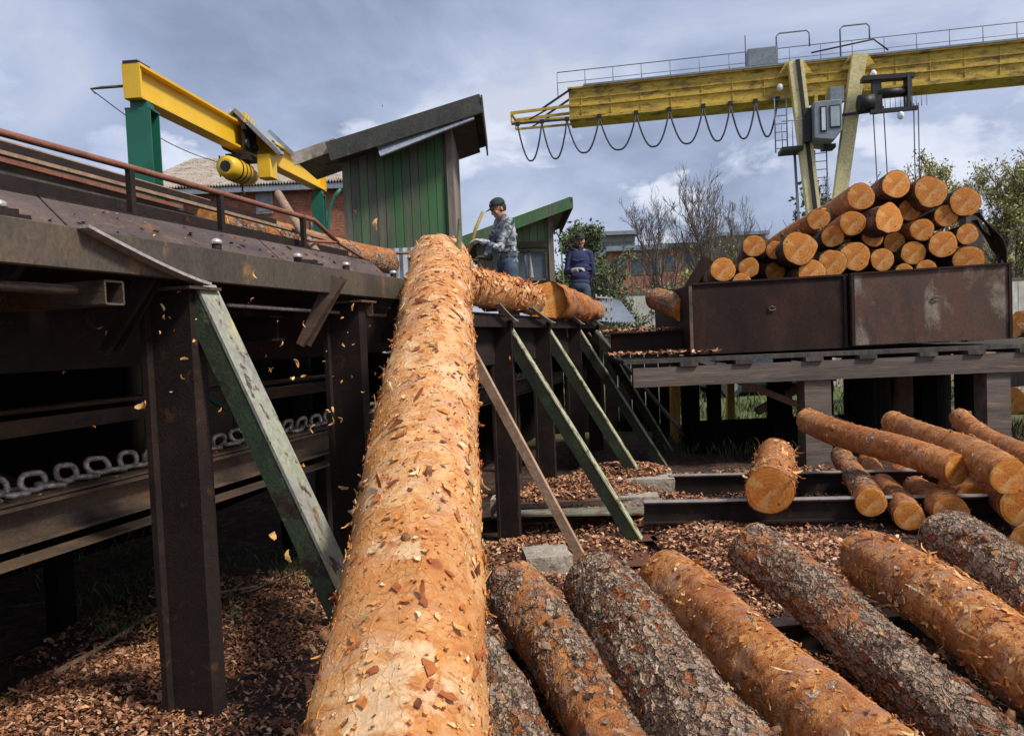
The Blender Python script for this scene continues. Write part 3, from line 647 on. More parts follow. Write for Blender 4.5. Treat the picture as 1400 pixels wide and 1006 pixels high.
# thin debarked logs on the right
G2 = 'thin debarked logs piled on the steel skids'
k2 = dict(group=G2, nu=140, nv=48, bend=.05, stubs=2)
pix_log((1052,671,7.0),(1060,622,8.5),0,0,.228,.205,'bark_orange','short thick log lying alone across the steel beams with its round end facing out', nu=160, nv=64, seed=11, strips=40, flakes=400, fl_size=.05)
pix_log((1191,687,7.2),(1150,622,9.7),0,0,.145,.135,'bark_mixed','thin blotchy log with a round end, leftmost of the thin logs under the long one', seed=12, flakes=80, **k2)
pix_log((1243,706,6.95),(1186,632,9.7),0,0,.14,.125,'bark_orange','thin log with dark knots, second from the left under the long one', seed=13, flakes=450, **k2)
pix_log((1300,700,6.8),(1232,646,9.5),0,0,.16,.14,'bark_orange','yellowish thin log ending just behind the rough grey log', seed=14, flakes=450, **k2)
pix_log((1309,642,7.1),(1103,574,9.2),0,0,.158,.158,'bark_orange','long straight orange log lying on top of the thin logs', seed=15, flakes=450, **k2)
pix_log((1381,652,6.5),(1221,577,9.3),0,0,.172,.15,'bark_orange','thick golden log lying second on top of the pile near the right edge', seed=16, flakes=450, **k2)
pix_log((1445,648,6.6),(1312,571,9.6),0,0,.14,.13,'bark_orange','slender golden log rightmost on top of the pile', seed=17, flakes=450, **k2)
pix_log((1330,683,7.6),(1262,630,10),0,0,.16,.15,'bark_mixed','log with a shaded brown end deep inside the pile of thin logs', seed=18, **k2)
pix_log((1398,694,6.7),(1330,640,9.2),0,0,.185,.16,'bark_orange','log with a bright orange end low at the right edge of the pile', seed=19, **k2)
pix_log((1408,745,5.9),(1440,690,8.2),0,0,.15,.14,'bark_orange','log end just visible at the right edge beside the rough grey log', seed=20, **k2)

# steel beams and concrete pads the logs rest on
def ibeam(name, a, b_, w, h, label, cat='beam', m='steel_dark', top='steel_worn'):
    t = thing(name, (Vector(a)+Vector(b_))/2, label, cat)
    b = MB(); b.extr(iprof(w,h,.012,.016), a, b_); b.build('beam_body', M[m], t)
    b = MB(); z = Vector((0,0,h/2+.004)); b.bar(Vector(a)+z, Vector(b_)+z, w*.98, .006); b.build('worn_top', M[top], t)
    return t
def lvl(px, py, z): # point on the plane of height z along the pixel ray
    dr = W(px,py,1)-CPOS; return CPOS + dr*((z-CAM_H)/dr.z)
def ib_px(p, q, z, h, label, ext=0):
    a = lvl(*p, z); c = lvl(*q, z); d = (c-a); c = c+d*ext; dz = Vector((0,0,h/2))
    return ibeam('steel_beam', a-dz, c-dz, .12, h, label)
ib_px((880,686),(985,684),.26,.22,'dark steel beam with worn top nearest the row of rough logs', 4.5)
ib_px((915,650),(1150,645),.26,.26,'dark steel beam lying farther back under the short thick log', 1.4)
# ground beams under the foreground row
for (px, py, lab) in ((700,880,'low steel skid hidden beneath the foreground log row'),):
    a = Vector((-.1,4.35,.06)); c = Vector((5.2,4.75,.12)); ibeam('steel_beam', a, c, .12, .2, lab)
a = Vector((.0,2.9,-.0)); ibeam('steel_beam', a, Vector((4.2,3.2,-.0)), .12, .1, 'near steel skid under the foreground log row')

def block(name, c, sx, sy, sz, rot, label, cat, m='concrete', seed=1):
    b = MB(); n = 12; 
    rg = random.Random(seed); q = Matrix.Rotation(rot, 3, 'Z')
    vs = []; fs = []
    for ax in range(3):
        for sg in (-1, 1):
            o = len(vs)
            for i in range(n+1):
                for j in range(n+1):
                    p = [0,0,0]; p[ax] = sg; p[(ax+1)%3] = -1+2*i/n; p[(ax+2)%3] = -1+2*j/n
                    v = Vector((p[0]*sx/2, p[1]*sy/2, p[2]*sz/2))
                    nn = noise.noise(v*6+Vector((seed,0,0)))*.03 + noise.noise(v*19+Vector((seed,0,0)))*.008
                    l_ = sum(abs(x) > .99 for x in p)
                    v = v*(1+nn/max(.12, v.length)*.6) * (1 if l_ < 2 else .985)
                    vs.append(Vector(c)+q@v)
            for i in range(n):
                for j in range(n):
                    f = (o+i*(n+1)+j, o+(i+1)*(n+1)+j, o+(i+1)*(n+1)+j+1, o+i*(n+1)+j+1)
                    fs.append(f if sg == 1 else f[::-1])
    b.add(vs, fs, .5, False); return tag(b.build(name, M[m]), label, cat)
c = W(862,663,9.3); block('concrete_block', (c.x-.05,c.y,.0), 1.15,.8,.5,-.15,'crumbling concrete pad heaped with bark under the middle skids','concrete block',seed=3)
c = W(745,770,6.6); block('concrete_block', (c.x+.02,c.y+.1,-.06), .42,.4,.24,.1,'small broken concrete block on the ground behind the rough logs','concrete block',seed=5)
ch_ = MB(); a = Vector((-.25,8.15,-.08)); e = Vector((1.45,7.95,-.08))
ch_.extr([(-.16,-.16),(.16,-.16),(.16,-.14),(-.14,-.14),(-.14,.14),(.16,.14),(.16,.16),(-.16,.16)], a, e)
M['chan'] = surf('rusty_green_channel', [(.3,(.13,.15,.11)),(.6,(.26,.25,.19)),(.8,(.20,.20,.15))], 4, bscale=40, patch=[((.18,.06,.02),6,.55,.05)])
tag(ch_.build('steel_channel', M['chan']), 'grey-green rust-spotted steel channel lying under the skids behind the small concrete block', 'channel')
b = MB(); a = Vector((-.3,8.45,.07)); b.bar(a, a+Vector((1.9,-.2,0)), .25, .22); tag(b.build('concrete_sill', M['concrete']), 'low pale concrete sill behind the rust-spotted channel at the conveyor posts', 'sill')

# mulch heaped on concrete pad
def heap(label, cx, cy, z, sx, sy, n, seed, size=(.02,.06), hgt=.12):
    rg = np.random.default_rng(seed); b = MB()
    g = 14; vs = []
    for i in range(g+1):
        for j in range(g+1):
            x = -1+2*i/g; y = -1+2*j/g; h_ = hgt*max(0, 1-(x*x+y*y))**.7
            vs.append((cx+x*sx, cy+y*sy, z+h_-.02))
    b.add(vs, [(i*(g+1)+j,(i+1)*(g+1)+j,(i+1)*(g+1)+j+1,i*(g+1)+j+1) for i in range(g) for j in range(g)], .2, True)
    for k in range(n):
        x, y = rg.uniform(-1,1,2)
        if x*x+y*y > 1.05: continue
        h_ = hgt*max(0, 1-(x*x+y*y))**.7
        L = rg.uniform(*size); a = rg.uniform(0,6.28); w = L*rg.uniform(.3,.6)
        c = Vector((cx+x*sx, cy+y*sy, z+h_+rg.uniform(0,.015)))
        d1 = Vector((math.cos(a), math.sin(a), rg.normal(0,.35)))*L/2; d2 = Vector((-math.sin(a), math.cos(a), rg.normal(0,.35)))*w/2; up = Vector((0,0,L*rg.uniform(0,.3)))
        b.add([c-d1-d2, c-d1+d2, c-d2+up, c+d2+up, c+d1-d2*.6, c+d1+d2*.6], [(0,2,3,1),(2,4,5,3)], float(np.clip(rg.normal(.5,.23),0,1)), True)
    o = b.build('bark_heap', M['chips']); tag(o, kind='stuff'); return o
heap('', 1.35, 9.3, .24, .62, .42, 1500, 2); heap('', .85, 8.9, -.02, 1.0, .8, 3200, 3, hgt=.30); heap('', .35, 7.2, -.12, .9, .5, 1500, 12, hgt=.10); heap('', 1.9, 7.9, -.06, .7, .6, 2200, 13, hgt=.16)
heap('', .6, 8.4, .18, .85, .25, 900, 4, hgt=.04)
heap('', 2.35, 5.9, -.04, .95, 1.1, 5500, 5, hgt=.22); heap('', 1.95, 6.9, -.06, .6, .8, 2000, 6, hgt=.16)
heap('', 0.25, 4.0, .0, .3, .6, 700, 8, hgt=.12)

# ------------------------------------------------------------------ loading platform at the right
plat = thing('loading_platform', (4.5,10.6,0), 'dark weathered timber platform on posts carrying the steel bins', 'platform')
YF = 10.45
def lz(px, py, y): # height at pixel for plane y
    dr = W(px,py,1)-CPOS; k = y/dr.y; return CPOS+dr*k
L0 = lz(865,517,YF); L1 = lz(1400,494,YF); zb_ = (L0.z+L1.z)/2; hb = .27
b = MB(); b.bar((L0.x,YF,zb_), (9.5,YF,zb_), .12, hb, rnd=.6); b.build('edge_beam', M['wood_grey'], plat)
D0 = lz(945,489,YF-.05); zd = D0.z-.0
b = MB()
for k in range(14):
    y = YF-.02+k*.34; b.bar(((L0.x-.1 if k < 4 else 3.25)-.03*random.random(),y+.16,zd-.03-.006*(k%2)), (9.6,y+.16,zd-.03-.006*(k%2)), .325, .06)
b.build('deck_planks', M['wood_post'], plat)
for px in (940,1015,1110,1183,1265,1330,1400):
    p = lz(px,490,YF); b = MB(); b.box((p.x,YF+.9,(zd-.06+zb_+hb/2)/2), .25, 2.0, zd-.065-(zb_+hb/2)+.004 if False else zd-.066-(zb_+hb/2)); b.build('sleeper', M['wood_post'], plat)
for px, w in ((1112,.38),(1356,.34),(1060,.2),(975,.16)):
    y_ = YF+.14 if w > .32 else YF+1.6; p = lz(px,520,y_); b = MB(); b.box((p.x,y_,(zb_-hb/2)/2-.1), w, .3, zb_-hb/2+.2); b.build('post', M['wood_grey' if w > .32 else 'void'], plat)  # set-back posts get the near-black colour in place of shade
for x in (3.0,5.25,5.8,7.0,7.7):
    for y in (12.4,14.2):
        b = MB(); b.box((x,y,.7), .26, .26, 1.6); b.build('post', M['void'], plat)  # dark posts added to fill the black space under the platform
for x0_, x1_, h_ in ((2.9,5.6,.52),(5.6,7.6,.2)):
    b = MB(); b.bar((x0_,12.15,h_/2-.1),(x1_,12.15,h_/2-.1),.1,h_+.2); b.build('blackout_board', M['void'], plat)  # near-black boards added for the darkness under the platform
b = MB(); b.bar((4.3,12.9,.55),(6.2,13.2,1.45), .12,.12); b.build('diagonal_brace', M['wood_tan'], plat)
b = MB(); b.bar((2.9,11.6,1.5),(5.2,11.2,.45), .1,.1); b.build('diagonal_brace', M['wood_tan'], plat)
# upper kerb at left of the bins (dark channel with bark on top)
q0_ = lz(835,455,11.2); q1_ = lz(945,452,11.2)
b = MB(); b.bar((q0_.x,11.2,1.86), (q1_.x+.3,11.2,1.86), .1, .33); b.bar((q0_.x-.1,11.1,2.035), (q1_.x+.3,11.3,2.035), .3, .02); b.build('kerb_plate', M['bin_dark'], plat)
b = MB()
for k in range(700):
    x = random.uniform(q0_.x-.1, q1_.x+.2); y = random.choice((random.uniform(10.4,11.1), random.uniform(11.15,11.4))); z = 1.705 if y < 11.12 else 2.05
    c = Vector((x, y, z+.015*random.random()+ .02)); a = random.uniform(0,6.28); L = random.uniform(.03,.09)
    d1 = Vector((math.cos(a),math.sin(a),random.gauss(0,.4)))*L/2; d2 = Vector((-math.sin(a),math.cos(a),random.gauss(0,.4)))*L*.2
    b.add([c-d1-d2,c-d1+d2,c+d1+d2,c+d1-d2], [(0,3,2,1)], min(1,max(0,random.gauss(.6,.2))))
tag(b.build('bark_scraps', M['chips'], plat), kind='stuff')

# palisade of round posts behind the platform
G4 = 'upright round posts behind the platform'
for i, (px, d, r, lean, lab) in enumerate(((1172,13.6,.12,.0,'dark upright round post farthest left behind the platform'),(1190,14.1,.14,.04,'pair of dark round posts: the thicker left-hand one beside the grassy gap'),(1205,13.4,.13,-.02,'dark round post right of the thick one behind the platform'),
    (1242,13.0,.17,.10,'thick leaning brown post in the middle of the palisade'),(1258,13.8,.14,.0,'dark post directly right of the leaning brown post'),(1285,13.0,.17,.0,'broad dark post behind the orange log ends'),(1322,12.8,.13,-.14,'leaning post left of the square platform post'),(1336,13.2,.12,.1,'thin crossed post right beside the square platform post'),(1222,14.4,.12,.02,'dark round post between the grassy gap and the leaning brown post'))):
    base = W(px,520,d); b = MB(); x = base.x; n_ = 9
    b.tube([Vector((x-lean*(1.75-k*.22), base.y, -.1+k*.22)) for k in range(9)], [r*(1+.05*math.sin(k*2.1+i)) for k in range(9)], 12)
    tag(b.build('round_post', M['wood_tan'] if i == 3 else M['wood_post']), lab, 'post', G4)

# ------------------------------------------------------------------ bins
def steel_bin(p0, p1, yf, dep, mat, label, flap=False):
    """p0,p1 = (x,z0,z1) left / right edge heights of the front"""
    x0, a0, c0 = p0; x1, a1, c1 = p1
    t = thing('steel_bin', ((x0+x1)/2, yf+dep/2, a0), label, 'bin')
    def panel(nm, A, B, C, D, n, th, m):
        A, B, C, D = map(Vector, (A,B,C,D)); n = Vector(n)*th
        b = MB(); b.add([A,B,C,D,A+n,B+n,C+n,D+n], [(0,1,2,3),(7,6,5,4),(0,4,5,1),(1,5,6,2),(2,6,7,3),(3,7,4,0)]); return bevel(b.build(nm, M[m], t), .004)
    panel('front_panel', (x0,yf,a0),(x1,yf,a1),(x1,yf,c1),(x0,yf,c0),(0,1,0),.02,mat)
    panel('back_panel', (x0,yf+dep,a0),(x1,yf+dep,a1),(x1,yf+dep,c1),(x0,yf+dep,c0),(0,1,0),.02,'bin_dark')
    panel('side_panel', (x0,yf+.021,a0),(x0,yf+dep-.001,a0),(x0,yf+dep-.001,c0),(x0,yf+.021,c0),(1,0,0),.02,'bin_dark')
    panel('side_panel', (x1-.02,yf+.021,a1),(x1-.02,yf+dep-.001,a1),(x1-.02,yf+dep-.001,c1),(x1-.02,yf+.021,c1),(1,0,0),.02,'bin_dark')
    panel('floor_plate', (x0+.03,yf+.03,a0+.03),(x1-.03,yf+.03,a1+.03),(x1-.03,yf+dep-.03,a1+.03),(x0+.03,yf+dep-.03,a0+.03),(0,0,1),.01,'bin_dark')
    b = MB(); b.bar((x0-.01,yf-.006,c0+.012),(x1+.01,yf-.006,c1+.012),.05,.028); b.build('rim', M['bin_dark'], t)
    b = MB(); b.bar((x0+.02,yf-.014,a0),(x0+.02,yf-.014,c0-.01),.045,.024,(0,1,0)); b.build('edge_angle', M['rail_rust' if mat=='bin_dark' else 'bin_dark'], t)
    b = MB(); b.bar((x1-.03,yf-.014,a1),(x1-.03,yf-.014,c1-.01),.045,.024,(0,1,0)); b.build('edge_angle', M['bin_dark'], t)
    xm = (x0+x1)/2
    zc = (a0+c0)/2+.12; b = MB(); b.tube([(xm+.05+.05*math.cos(k*.785), yf-.02, zc+.03*math.sin(k*.785)) for k in range(9)], .009, 6); b.build('lifting_ring', M['rail_rust'], t)
    return t
YB = 10.62
def pz(px, py, y=YB): p = lz(px,py,y); return p
a = pz(944,478); b1 = pz(944,390); c = pz(1159,466); d_ = pz(1159,377)
steel_bin((a.x,zd+.03,b1.z),(c.x,zd+.04,d_.z),YB,2.5,'bin_dark','left steel bin, nearly black with an even rusty front')
a = pz(1162,466,YB-.06); b1 = pz(1162,376,YB-.06); c = pz(1384,455,YB-.06); d_ = pz(1384,361,YB-.06)
steel_bin((a.x+.03,zd+.07,b1.z),(c.x,zd+.08,d_.z),YB-.06,2.55,'bin_pale','right steel bin with pale flaking paint over rust')
BR = c.x
# slanted plate at the far left corner
fp = MB(); A = lz(905,470,12.9); B = lz(972,356,12.9); fp.bar((A.x,12.9,A.z),(B.x,12.9,B.z),.05,.35); tag(fp.build('slanted_plate', M['bin_dark']), 'dark slanted steel plate rising behind the left bin', 'plate')
# wooden stanchion and worn belts
st = thing('stanchion', (lz(1327,400,12.6).x,12.6,zd), 'grey upright timber stanchion at the right end of the log stack', 'post')
b = MB(); x = lz(1327,300,12.6).x; b.box((x,12.6,(zd+lz(1327,288,12.6).z)/2),.28,.2,lz(1327,288,12.6).z-zd); b.build('timber', M['wood_post'], st)
for k, (pa, lab) in enumerate(((((1337,290),(1352,305),(1366,325),(1374,345),(1378,362)),'dark curved rubber belt looped outermost over the stack end'),(((1334,300),(1346,316),(1360,330),(1370,346),(1368,362)),'dark twisted rubber belt looped inside the outer one'))):
    pts = [lz(px,py,11.6+.15*k) for px, py in pa]; vs = []; 
    b = MB(); sm = []
    for i in range(len(pts)-1):
        for j in range(5): sm.append(pts[i].lerp(pts[i+1], j/5))
    sm.append(pts[-1])
    for i, p in enumerate(sm):
        tg = (sm[min(i+1,len(sm)-1)]-sm[max(i-1,0)]).normalized(); n = tg.cross(Vector((0,1,0))).normalized(); w = .05
        y2 = Vector((0,1,0))*(.09) + n*.03*math.sin(i*.4)
        vs += [p-y2-n*w, p+y2-n*w*.6, p+y2-n*w*.6+n*.02, p-y2-n*w+n*.02]
    fs = [(i*4+j,i*4+(j+1)%4,i*4+4+(j+1)%4,i*4+4+j) for i in range(len(sm)-1) for j in range(4)]
    b.add(vs, fs, .4, True); tag(b.build('rubber_belt', M['bin_dark']), lab, 'belt')

# ------------------------------------------------------------------ stacked logs
G3 = 'sawn logs stacked in the steel bins'
stack = [ # px py r, dy, label
(988.6,368.4,17,.1,'log end lowest left in the bins, above the corner of the dark bin'),
(1024,366,14,.3,'small pale log end directly right of the lowest left one'),
(1031,336,15.5,.4,'log end upper left, standing above the small pale end'),
(1060,342,12.5,.7,'small shaded log end between the upper left end and the broad misshapen one'),
(1092,339,23,.0,'broad misshapen log end, largest on the left half of the stack'),
(1138.6,323,15,.35,'round log end just right of the top of the broad misshapen one'),
(1166,305,17,.2,'log end under the highest log on the left slope'),
(1177,268.6,18.5,.25,'highest log on the left slope with its long reddish side showing'),
(1216,298.6,21,.0,'large oval log end with bark flap below the topmost log'),
(1225.6,252,19,.2,'topmost log of the whole stack, its dark bark showing below'),
(1244,287,15,.5,'darker log end wedged right of the large oval one'),
(1194,323,14.5,.4,'middle-sized log end in the centre, two below the left slope top'),
(1223,331,14,.5,'small shaded log end under the large oval one'),
(1138,359.5,19,.15,'half-round log end low beside the broad misshapen one'),
(1169.5,349,20.5,.1,'wide cracked log end in the middle of the lower rows'),
(1206,355,16,.1,'knotty log end with dark dots just above the pale bin'),
(1249,346,16,.2,'log end with one dark knot above the pale bin, second from the knotty one'),
(1261,313.6,15.5,.15,'reddish log end with knots in the right middle'),
(1273,262,22,.1,'large heart-shaped log end with a notch, right of the topmost log'),
(1294,295,15.5,.25,'round pale log end below and right of the notched one'),
(1290,334,18.5,.05,'large round log end with clear rings right above the pale bin'),
(1320,275.5,20.5,.15,'large round log end at the upper right of the stack'),
(1323,320,14.5,.2,'round log end at the right edge beside the timber stanchion'),
(1325,356,20,.1,'broad log end half sunk behind the rim at the right end of the bin'),
(1110,373,19,.05,'pale log end half sunk behind the rim of the dark bin'),
(1267,368,13,.1,'orange sliver of a log end peeping over the rim right of the pale bin\'s middle'),
(1236,372,12,.1,'orange sliver of a log end peeping over the rim left of the other sliver'),
(1014,386,13,.15,'orange sliver of a log end just above the rim of the dark bin')]
for i, (px, py, r, dy, lab) in enumerate(stack):
    y = YB+.12+dy*.9; p = lz(px,py,y); rr = r/1000*y*1.0
    jit = random.uniform(-.12,.05)
    if i == 7: q1 = lz(1118,300,y+2.6)
    elif i == 8: q1 = Vector((p.x-.35,y+2.3,p.z-.12))
    else: q1 = Vector((p.x+.45+jit, y+2.2-dy*.9, p.z+random.uniform(-.06,.03)))
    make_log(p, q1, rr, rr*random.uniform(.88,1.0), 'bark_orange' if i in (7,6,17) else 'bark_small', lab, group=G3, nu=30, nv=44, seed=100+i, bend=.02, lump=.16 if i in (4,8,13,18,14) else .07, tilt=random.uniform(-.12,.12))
# hidden filling rows below the rim so the stack rests on something
fill = [(1050,400),(1085,402),(1125,400),(1165,398),(1200,396),(1235,394),(1275,392),(1310,388),(1345,380),(985,405),(1180,380),(1060,372),(1150,330),(1240,330),(1205,310)]
for i, (px, py) in enumerate(fill):
    y = YB+.75+.1*(i%3); p = lz(px,py,y); rr = .2 if i < 10 else .16
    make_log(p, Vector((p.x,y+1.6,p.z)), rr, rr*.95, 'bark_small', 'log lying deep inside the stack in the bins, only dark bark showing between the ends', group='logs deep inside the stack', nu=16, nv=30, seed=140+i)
make_log(lz(1118,300,11.0), lz(1035,352,12.9), .15,.17,'bark_orange','broken log with a splintered top end lying aslant behind the broad misshapen end', group=G3, nu=60, nv=40, seed=170, tilt=.7, flakes=60, fl_size=.07)
make_log(lz(1128,292,11.9), lz(1085,325,12.9), .10,.12,'bark_mixed','thin reddish log lying under the long side of the left slope log', group=G3, nu=40, nv=30, seed=171)
make_log(lz(934,424,11.2), lz(896,408,12.1), .19,.19,'bark_mixed','single log beside the left end of the dark bin, its orange end turned right', nu=60, nv=50, seed=172, flakes=30)

# logs on the conveyor
sL = s_at(6.4,.05)
make_log(P(s_at(9.1,.02),.02,2.47), P(sL,.05,2.54), .18,.19,'bark_peeled','shaggy peeled log lying along the conveyor in front of the first worker', nu=200, nv=70, seed=31, strips=200, flakes=1500, fl_size=.045)
make_log(P(s_at(9.7,.02),-.02,2.50), P(s_at(12.4,.05),-.16,2.42), .26,.16,'bark_orange','log with a slanted felling cut lying before the worker in the navy sweater', nu=120, nv=60, seed=32, flakes=200, fl_size=.06, tilt=-.75, lump=.14)
# two thin logs and a leaning pole behind the handrail
make_log(P(s_at(6.1,1.7),1.72,3.06), P(s_at(9.0,1.7),1.62,2.98), .105,.12,'bark_mixed','thin dark-ended log lying behind the handrail, nearer the rail', nu=80, nv=30, seed=41, group='thin logs behind the handrail')
make_log(P(s_at(6.3,1.9),1.95,3.16), P(s_at(9.3,1.7),1.8,3.10), .105,.12,'bark_orange','thin reddish log lying behind the handrail, farther from the rail', nu=80, nv=30, seed=42, group='thin logs behind the handrail')
b = MB(); b.tube([W(380,264,6.3), W(408,310,6.1), W(438,354,5.95)], [.032,.036,.038], 10); tag(b.build('wooden_pole', M['wood_tan']), 'short bare pole leaning on the end of the handrail', 'pole')
b = MB(); b.tube([W(628,300,5.75), W(627,350,5.55), W(632,400,5.0), W(637,452,4.75)], [.012,.024,.026,.02], 8)
M['moss_stick'] = surf('mossy_dark_stick', [(.3,(.03,.035,.015)),(.6,(.10,.12,.04)),(.8,(.05,.04,.02))], 9, bscale=40)
tag(b.build('branch', M['moss_stick']), 'thin dark mossy branch standing against the right flank of the huge log', 'branch')

# dead sticks on the mulch
for pts, r, lab in (([(80,925,3.9),(130,870,4.2),(200,810,4.6),(290,778,4.9),(350,764,5)],.018,'long thin dead branch lying across the mulch at lower left'),([(10,790,4.9),(90,776,5.2),(180,770,5.3),(215,772,5.3)],.02,'dark crooked stick behind the near post'),([(330,755,5.2),(300,790,4.6),(345,770,4.9),(400,742,5.4)],.012,'short twig right of the near post')):
    q = []
    for px, py, d in pts:
        p = lvl(px, py, .2); p.z = terr(p.x,p.y)+.04; q.append(p)
    b = MB(); b.tube(q, [r*(1-.12*i) for i in range(len(q))], 7); tag(b.build('dead_stick', M['wood_tan'] if r < .019 else M['wood_post']), lab, 'stick')

# flying bark chips
chips = [(78,470),(28,765,1),(638,1),(0,0)]
def chip(px, py, d, sz, lab, grp=None):
    c = W(px,py,d); b = MB(); q = Quaternion((random.gauss(0,1),random.gauss(0,1),random.gauss(0,1),random.gauss(0,1))).normalized()
    L = sz; w = sz*random.uniform(.25,.5); cu = random.uniform(.15,.4)*L
    n = 6; vs = []
    for i in range(n+1):
        u = -1+2*i/n; wd = w*(1-.65*u*u)*random.uniform(.7,1.2)/2
        for sg, th in ((-1,0),(1,0),(1,.07*L),(-1,.07*L)):
            vs.append(c + q @ Vector((u*L/2, sg*wd, cu*(1-u*u)+th)))
    fs = [(i*4+j,i*4+(j+1)%4,i*4+4+(j+1)%4,i*4+4+j) for i in range(n) for j in range(4)]+[(3,2,1,0),(4*n,4*n+1,4*n+2,4*n+3)]
    b.add(vs, fs, random.uniform(.45,.9)); tag(b.build('bark_chip', M['flakes']), lab, 'bark chip', grp)
small = [(245,400),(225,433),(222,420),(232,435),(240,452),(218,455),(263,468),(252,491),(234,535),(250,515),(268,437),(334,424),(340,415),(345,410),(380,440),(417,443),(400,515),(363,487),(367,505),(415,514),(405,494),(446,480),(384,470),(317,455),(145,456),(136,448),(88,510),(128,584),(300,560),(372,506),(455,560),(468,435),(475,455),(470,472),(483,470),(480,515),(455,515),(443,495),(483,420),(505,445),(360,610),(330,590),(496,535)]
for px, py in small:
    chip(px, py, random.uniform(3.0,3.15) if px < 300 else random.uniform(3.1,3.9), random.choice((.012,.016,.022,.03))*1.1, 'tiny orange bark chip flying in front of the dark conveyor steelwork', 'tiny bark chips flying before the conveyor')
for k in range(22):
    py = random.uniform(380,800); px = 600-(py-320)*.30-random.uniform(12,95); dd_ = 5.2-(py-400)*.0072
    chip(px, py, max(2.2, dd_)+random.uniform(-.1,.2), random.choice((.02,.028,.035,.05)), 'orange bark flake tumbling through the air beside the left flank of the huge log', 'flakes tumbling beside the huge log')
for px, py, d, s_, lab in ((515,307,5.2,.085,'large orange bark flake flying in front of the green shed wall'),(522,145,6,.03,'brown bark flake high in the sky above the shed'),(485,290,6,.03,'small yellow bark chip flying before the left edge of the green shed'),
    (653,212,7,.02,'tiny bark speck in the sky right of the green shed'),(26,765,3.4,.085,'bright orange curled flake flying at the far left over the grass'),(697,490,4.6,.035,'orange bark flake flying right of the huge log'),(350,375,3.4,.04,'yellow bark flake in front of the grey rail beam'),
    (405,497,3.3,.045,'orange curled flake flying right of the near skid'),(191,553,2.9,.06,'orange flake flying before the green column'),(375,735,2.85,.075,'brown curled flake stuck on the dark side of the near skid'),(396,760,2.8,.05,'pale bark flake flying beside the lower end of the near skid')):
    chip(px, py, d, s_, lab)
# ------------------------------------------------------------------ more dark boards, added to black out the space below the workers' deck
dk = thing('work_deck', P(6,2,0), 'dark timber work deck behind the conveyor on which the workers and sheds stand', 'deck')
b = MB()
for k in range(26):
    s = 4.4+k*.33; b.bar(P(s,.12,1.925), P(s,3.6 if s < 9 else 2.2,1.925), .32, .05)
b.build('deck_boards', M['wood_post'], dk)
for s in (4.6,7,9.4,11.8):
    for t in (1.3,2.1): 
        g = P(s,t,0); b = MB(); b.box((g.x,g.y,.9), .16,.16,2.0); b.build('deck_post', M['void'], dk)
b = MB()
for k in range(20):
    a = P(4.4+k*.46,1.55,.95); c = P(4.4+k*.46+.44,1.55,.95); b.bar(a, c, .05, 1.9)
b.build('blackout_skirt', M['void'], dk)  # added boards, near-black so the view under the deck stays dark
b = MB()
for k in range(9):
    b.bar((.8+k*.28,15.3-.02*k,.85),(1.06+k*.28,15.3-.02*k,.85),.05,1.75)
tag(b.build('blackout_screen', M['void']), 'added dark board screen blacking out the gap between conveyor and loading platform', 'screen')  # added only to darken the view through this gap

# ------------------------------------------------------------------ monorail hoist
Hn = W(181,111,8.0); Hf = W(437,247,14.0)
hd = (Hf-Hn).normalized()
hb_ = thing('monorail_hoist', (Hn.x,Hn.y,0), 'bright yellow hoist beam on two green columns with a yellow electric hoist', 'hoist')
b = MB(); b.extr(iprof(.20,.38,.03,.03), Hn, Hf); b.build('beam', M['yellow'], hb_)
b = MB(); b.bar(Hn-hd*.006, Hn-hd*.02, .2, .37); b.bar(Hn-hd*.0, Hn-hd*.0+hd*.05, .16, .3); b.build('end_plate', M['yellow'], hb_)
b = MB(); b.bar(Hn-hd*.03+Vector((0,0,.2)), Hn+hd*.22+Vector((0,0,.2)), .17, .03); b.build('top_block', M['black_metal'], hb_)
b = MB(); b.bar(Hf+hd*.004, Hf+hd*.02, .24, .42); b.build('end_plate', M['yellow'], hb_)
for c, w, dpt, dz in ((Hn+hd*.16, .27, .22, .19),(Hf-hd*.1, .22, .2, .21)):
    b = MB(); zt = c.z-dz-.10; b.extr(iprof(w,dpt,.015,.018), (c.x,c.y,0), (c.x,c.y,zt), (0,1,0)); b.bar((c.x,c.y-dpt/2-.004,.2),(c.x,c.y-dpt/2-.004,zt),w,.006,(0,1,0)); b.build('column', M['green_col'], hb_)
    b = MB(); b.box((c.x,c.y,zt+.05), w*.7, .16, .1); b.box((c.x,c.y,zt+.005), w*1.04,dpt*1.05,.02); b.build('head_block', M['green_col'], hb_)
b = MB(); q = Hn+Vector((-.05,.05,-.03)); e = W(124,122,8.1); b.tube([q, e+Vector((.12,0,.01)), e, e+Vector((.05,0,-.05))], [.016,.016,.012,.01], 6); b.build('cable_bracket', M['rail_rust'], hb_)
b = MB(); e2 = W(298,222,11); n_ = 14
b.tube([e.lerp(e2, k/n_)-Vector((0,0,.12*math.sin(math.pi*k/n_))) for k in range(n_+1)], .006, 5); b.build('guide_wire', M['cable'], hb_)
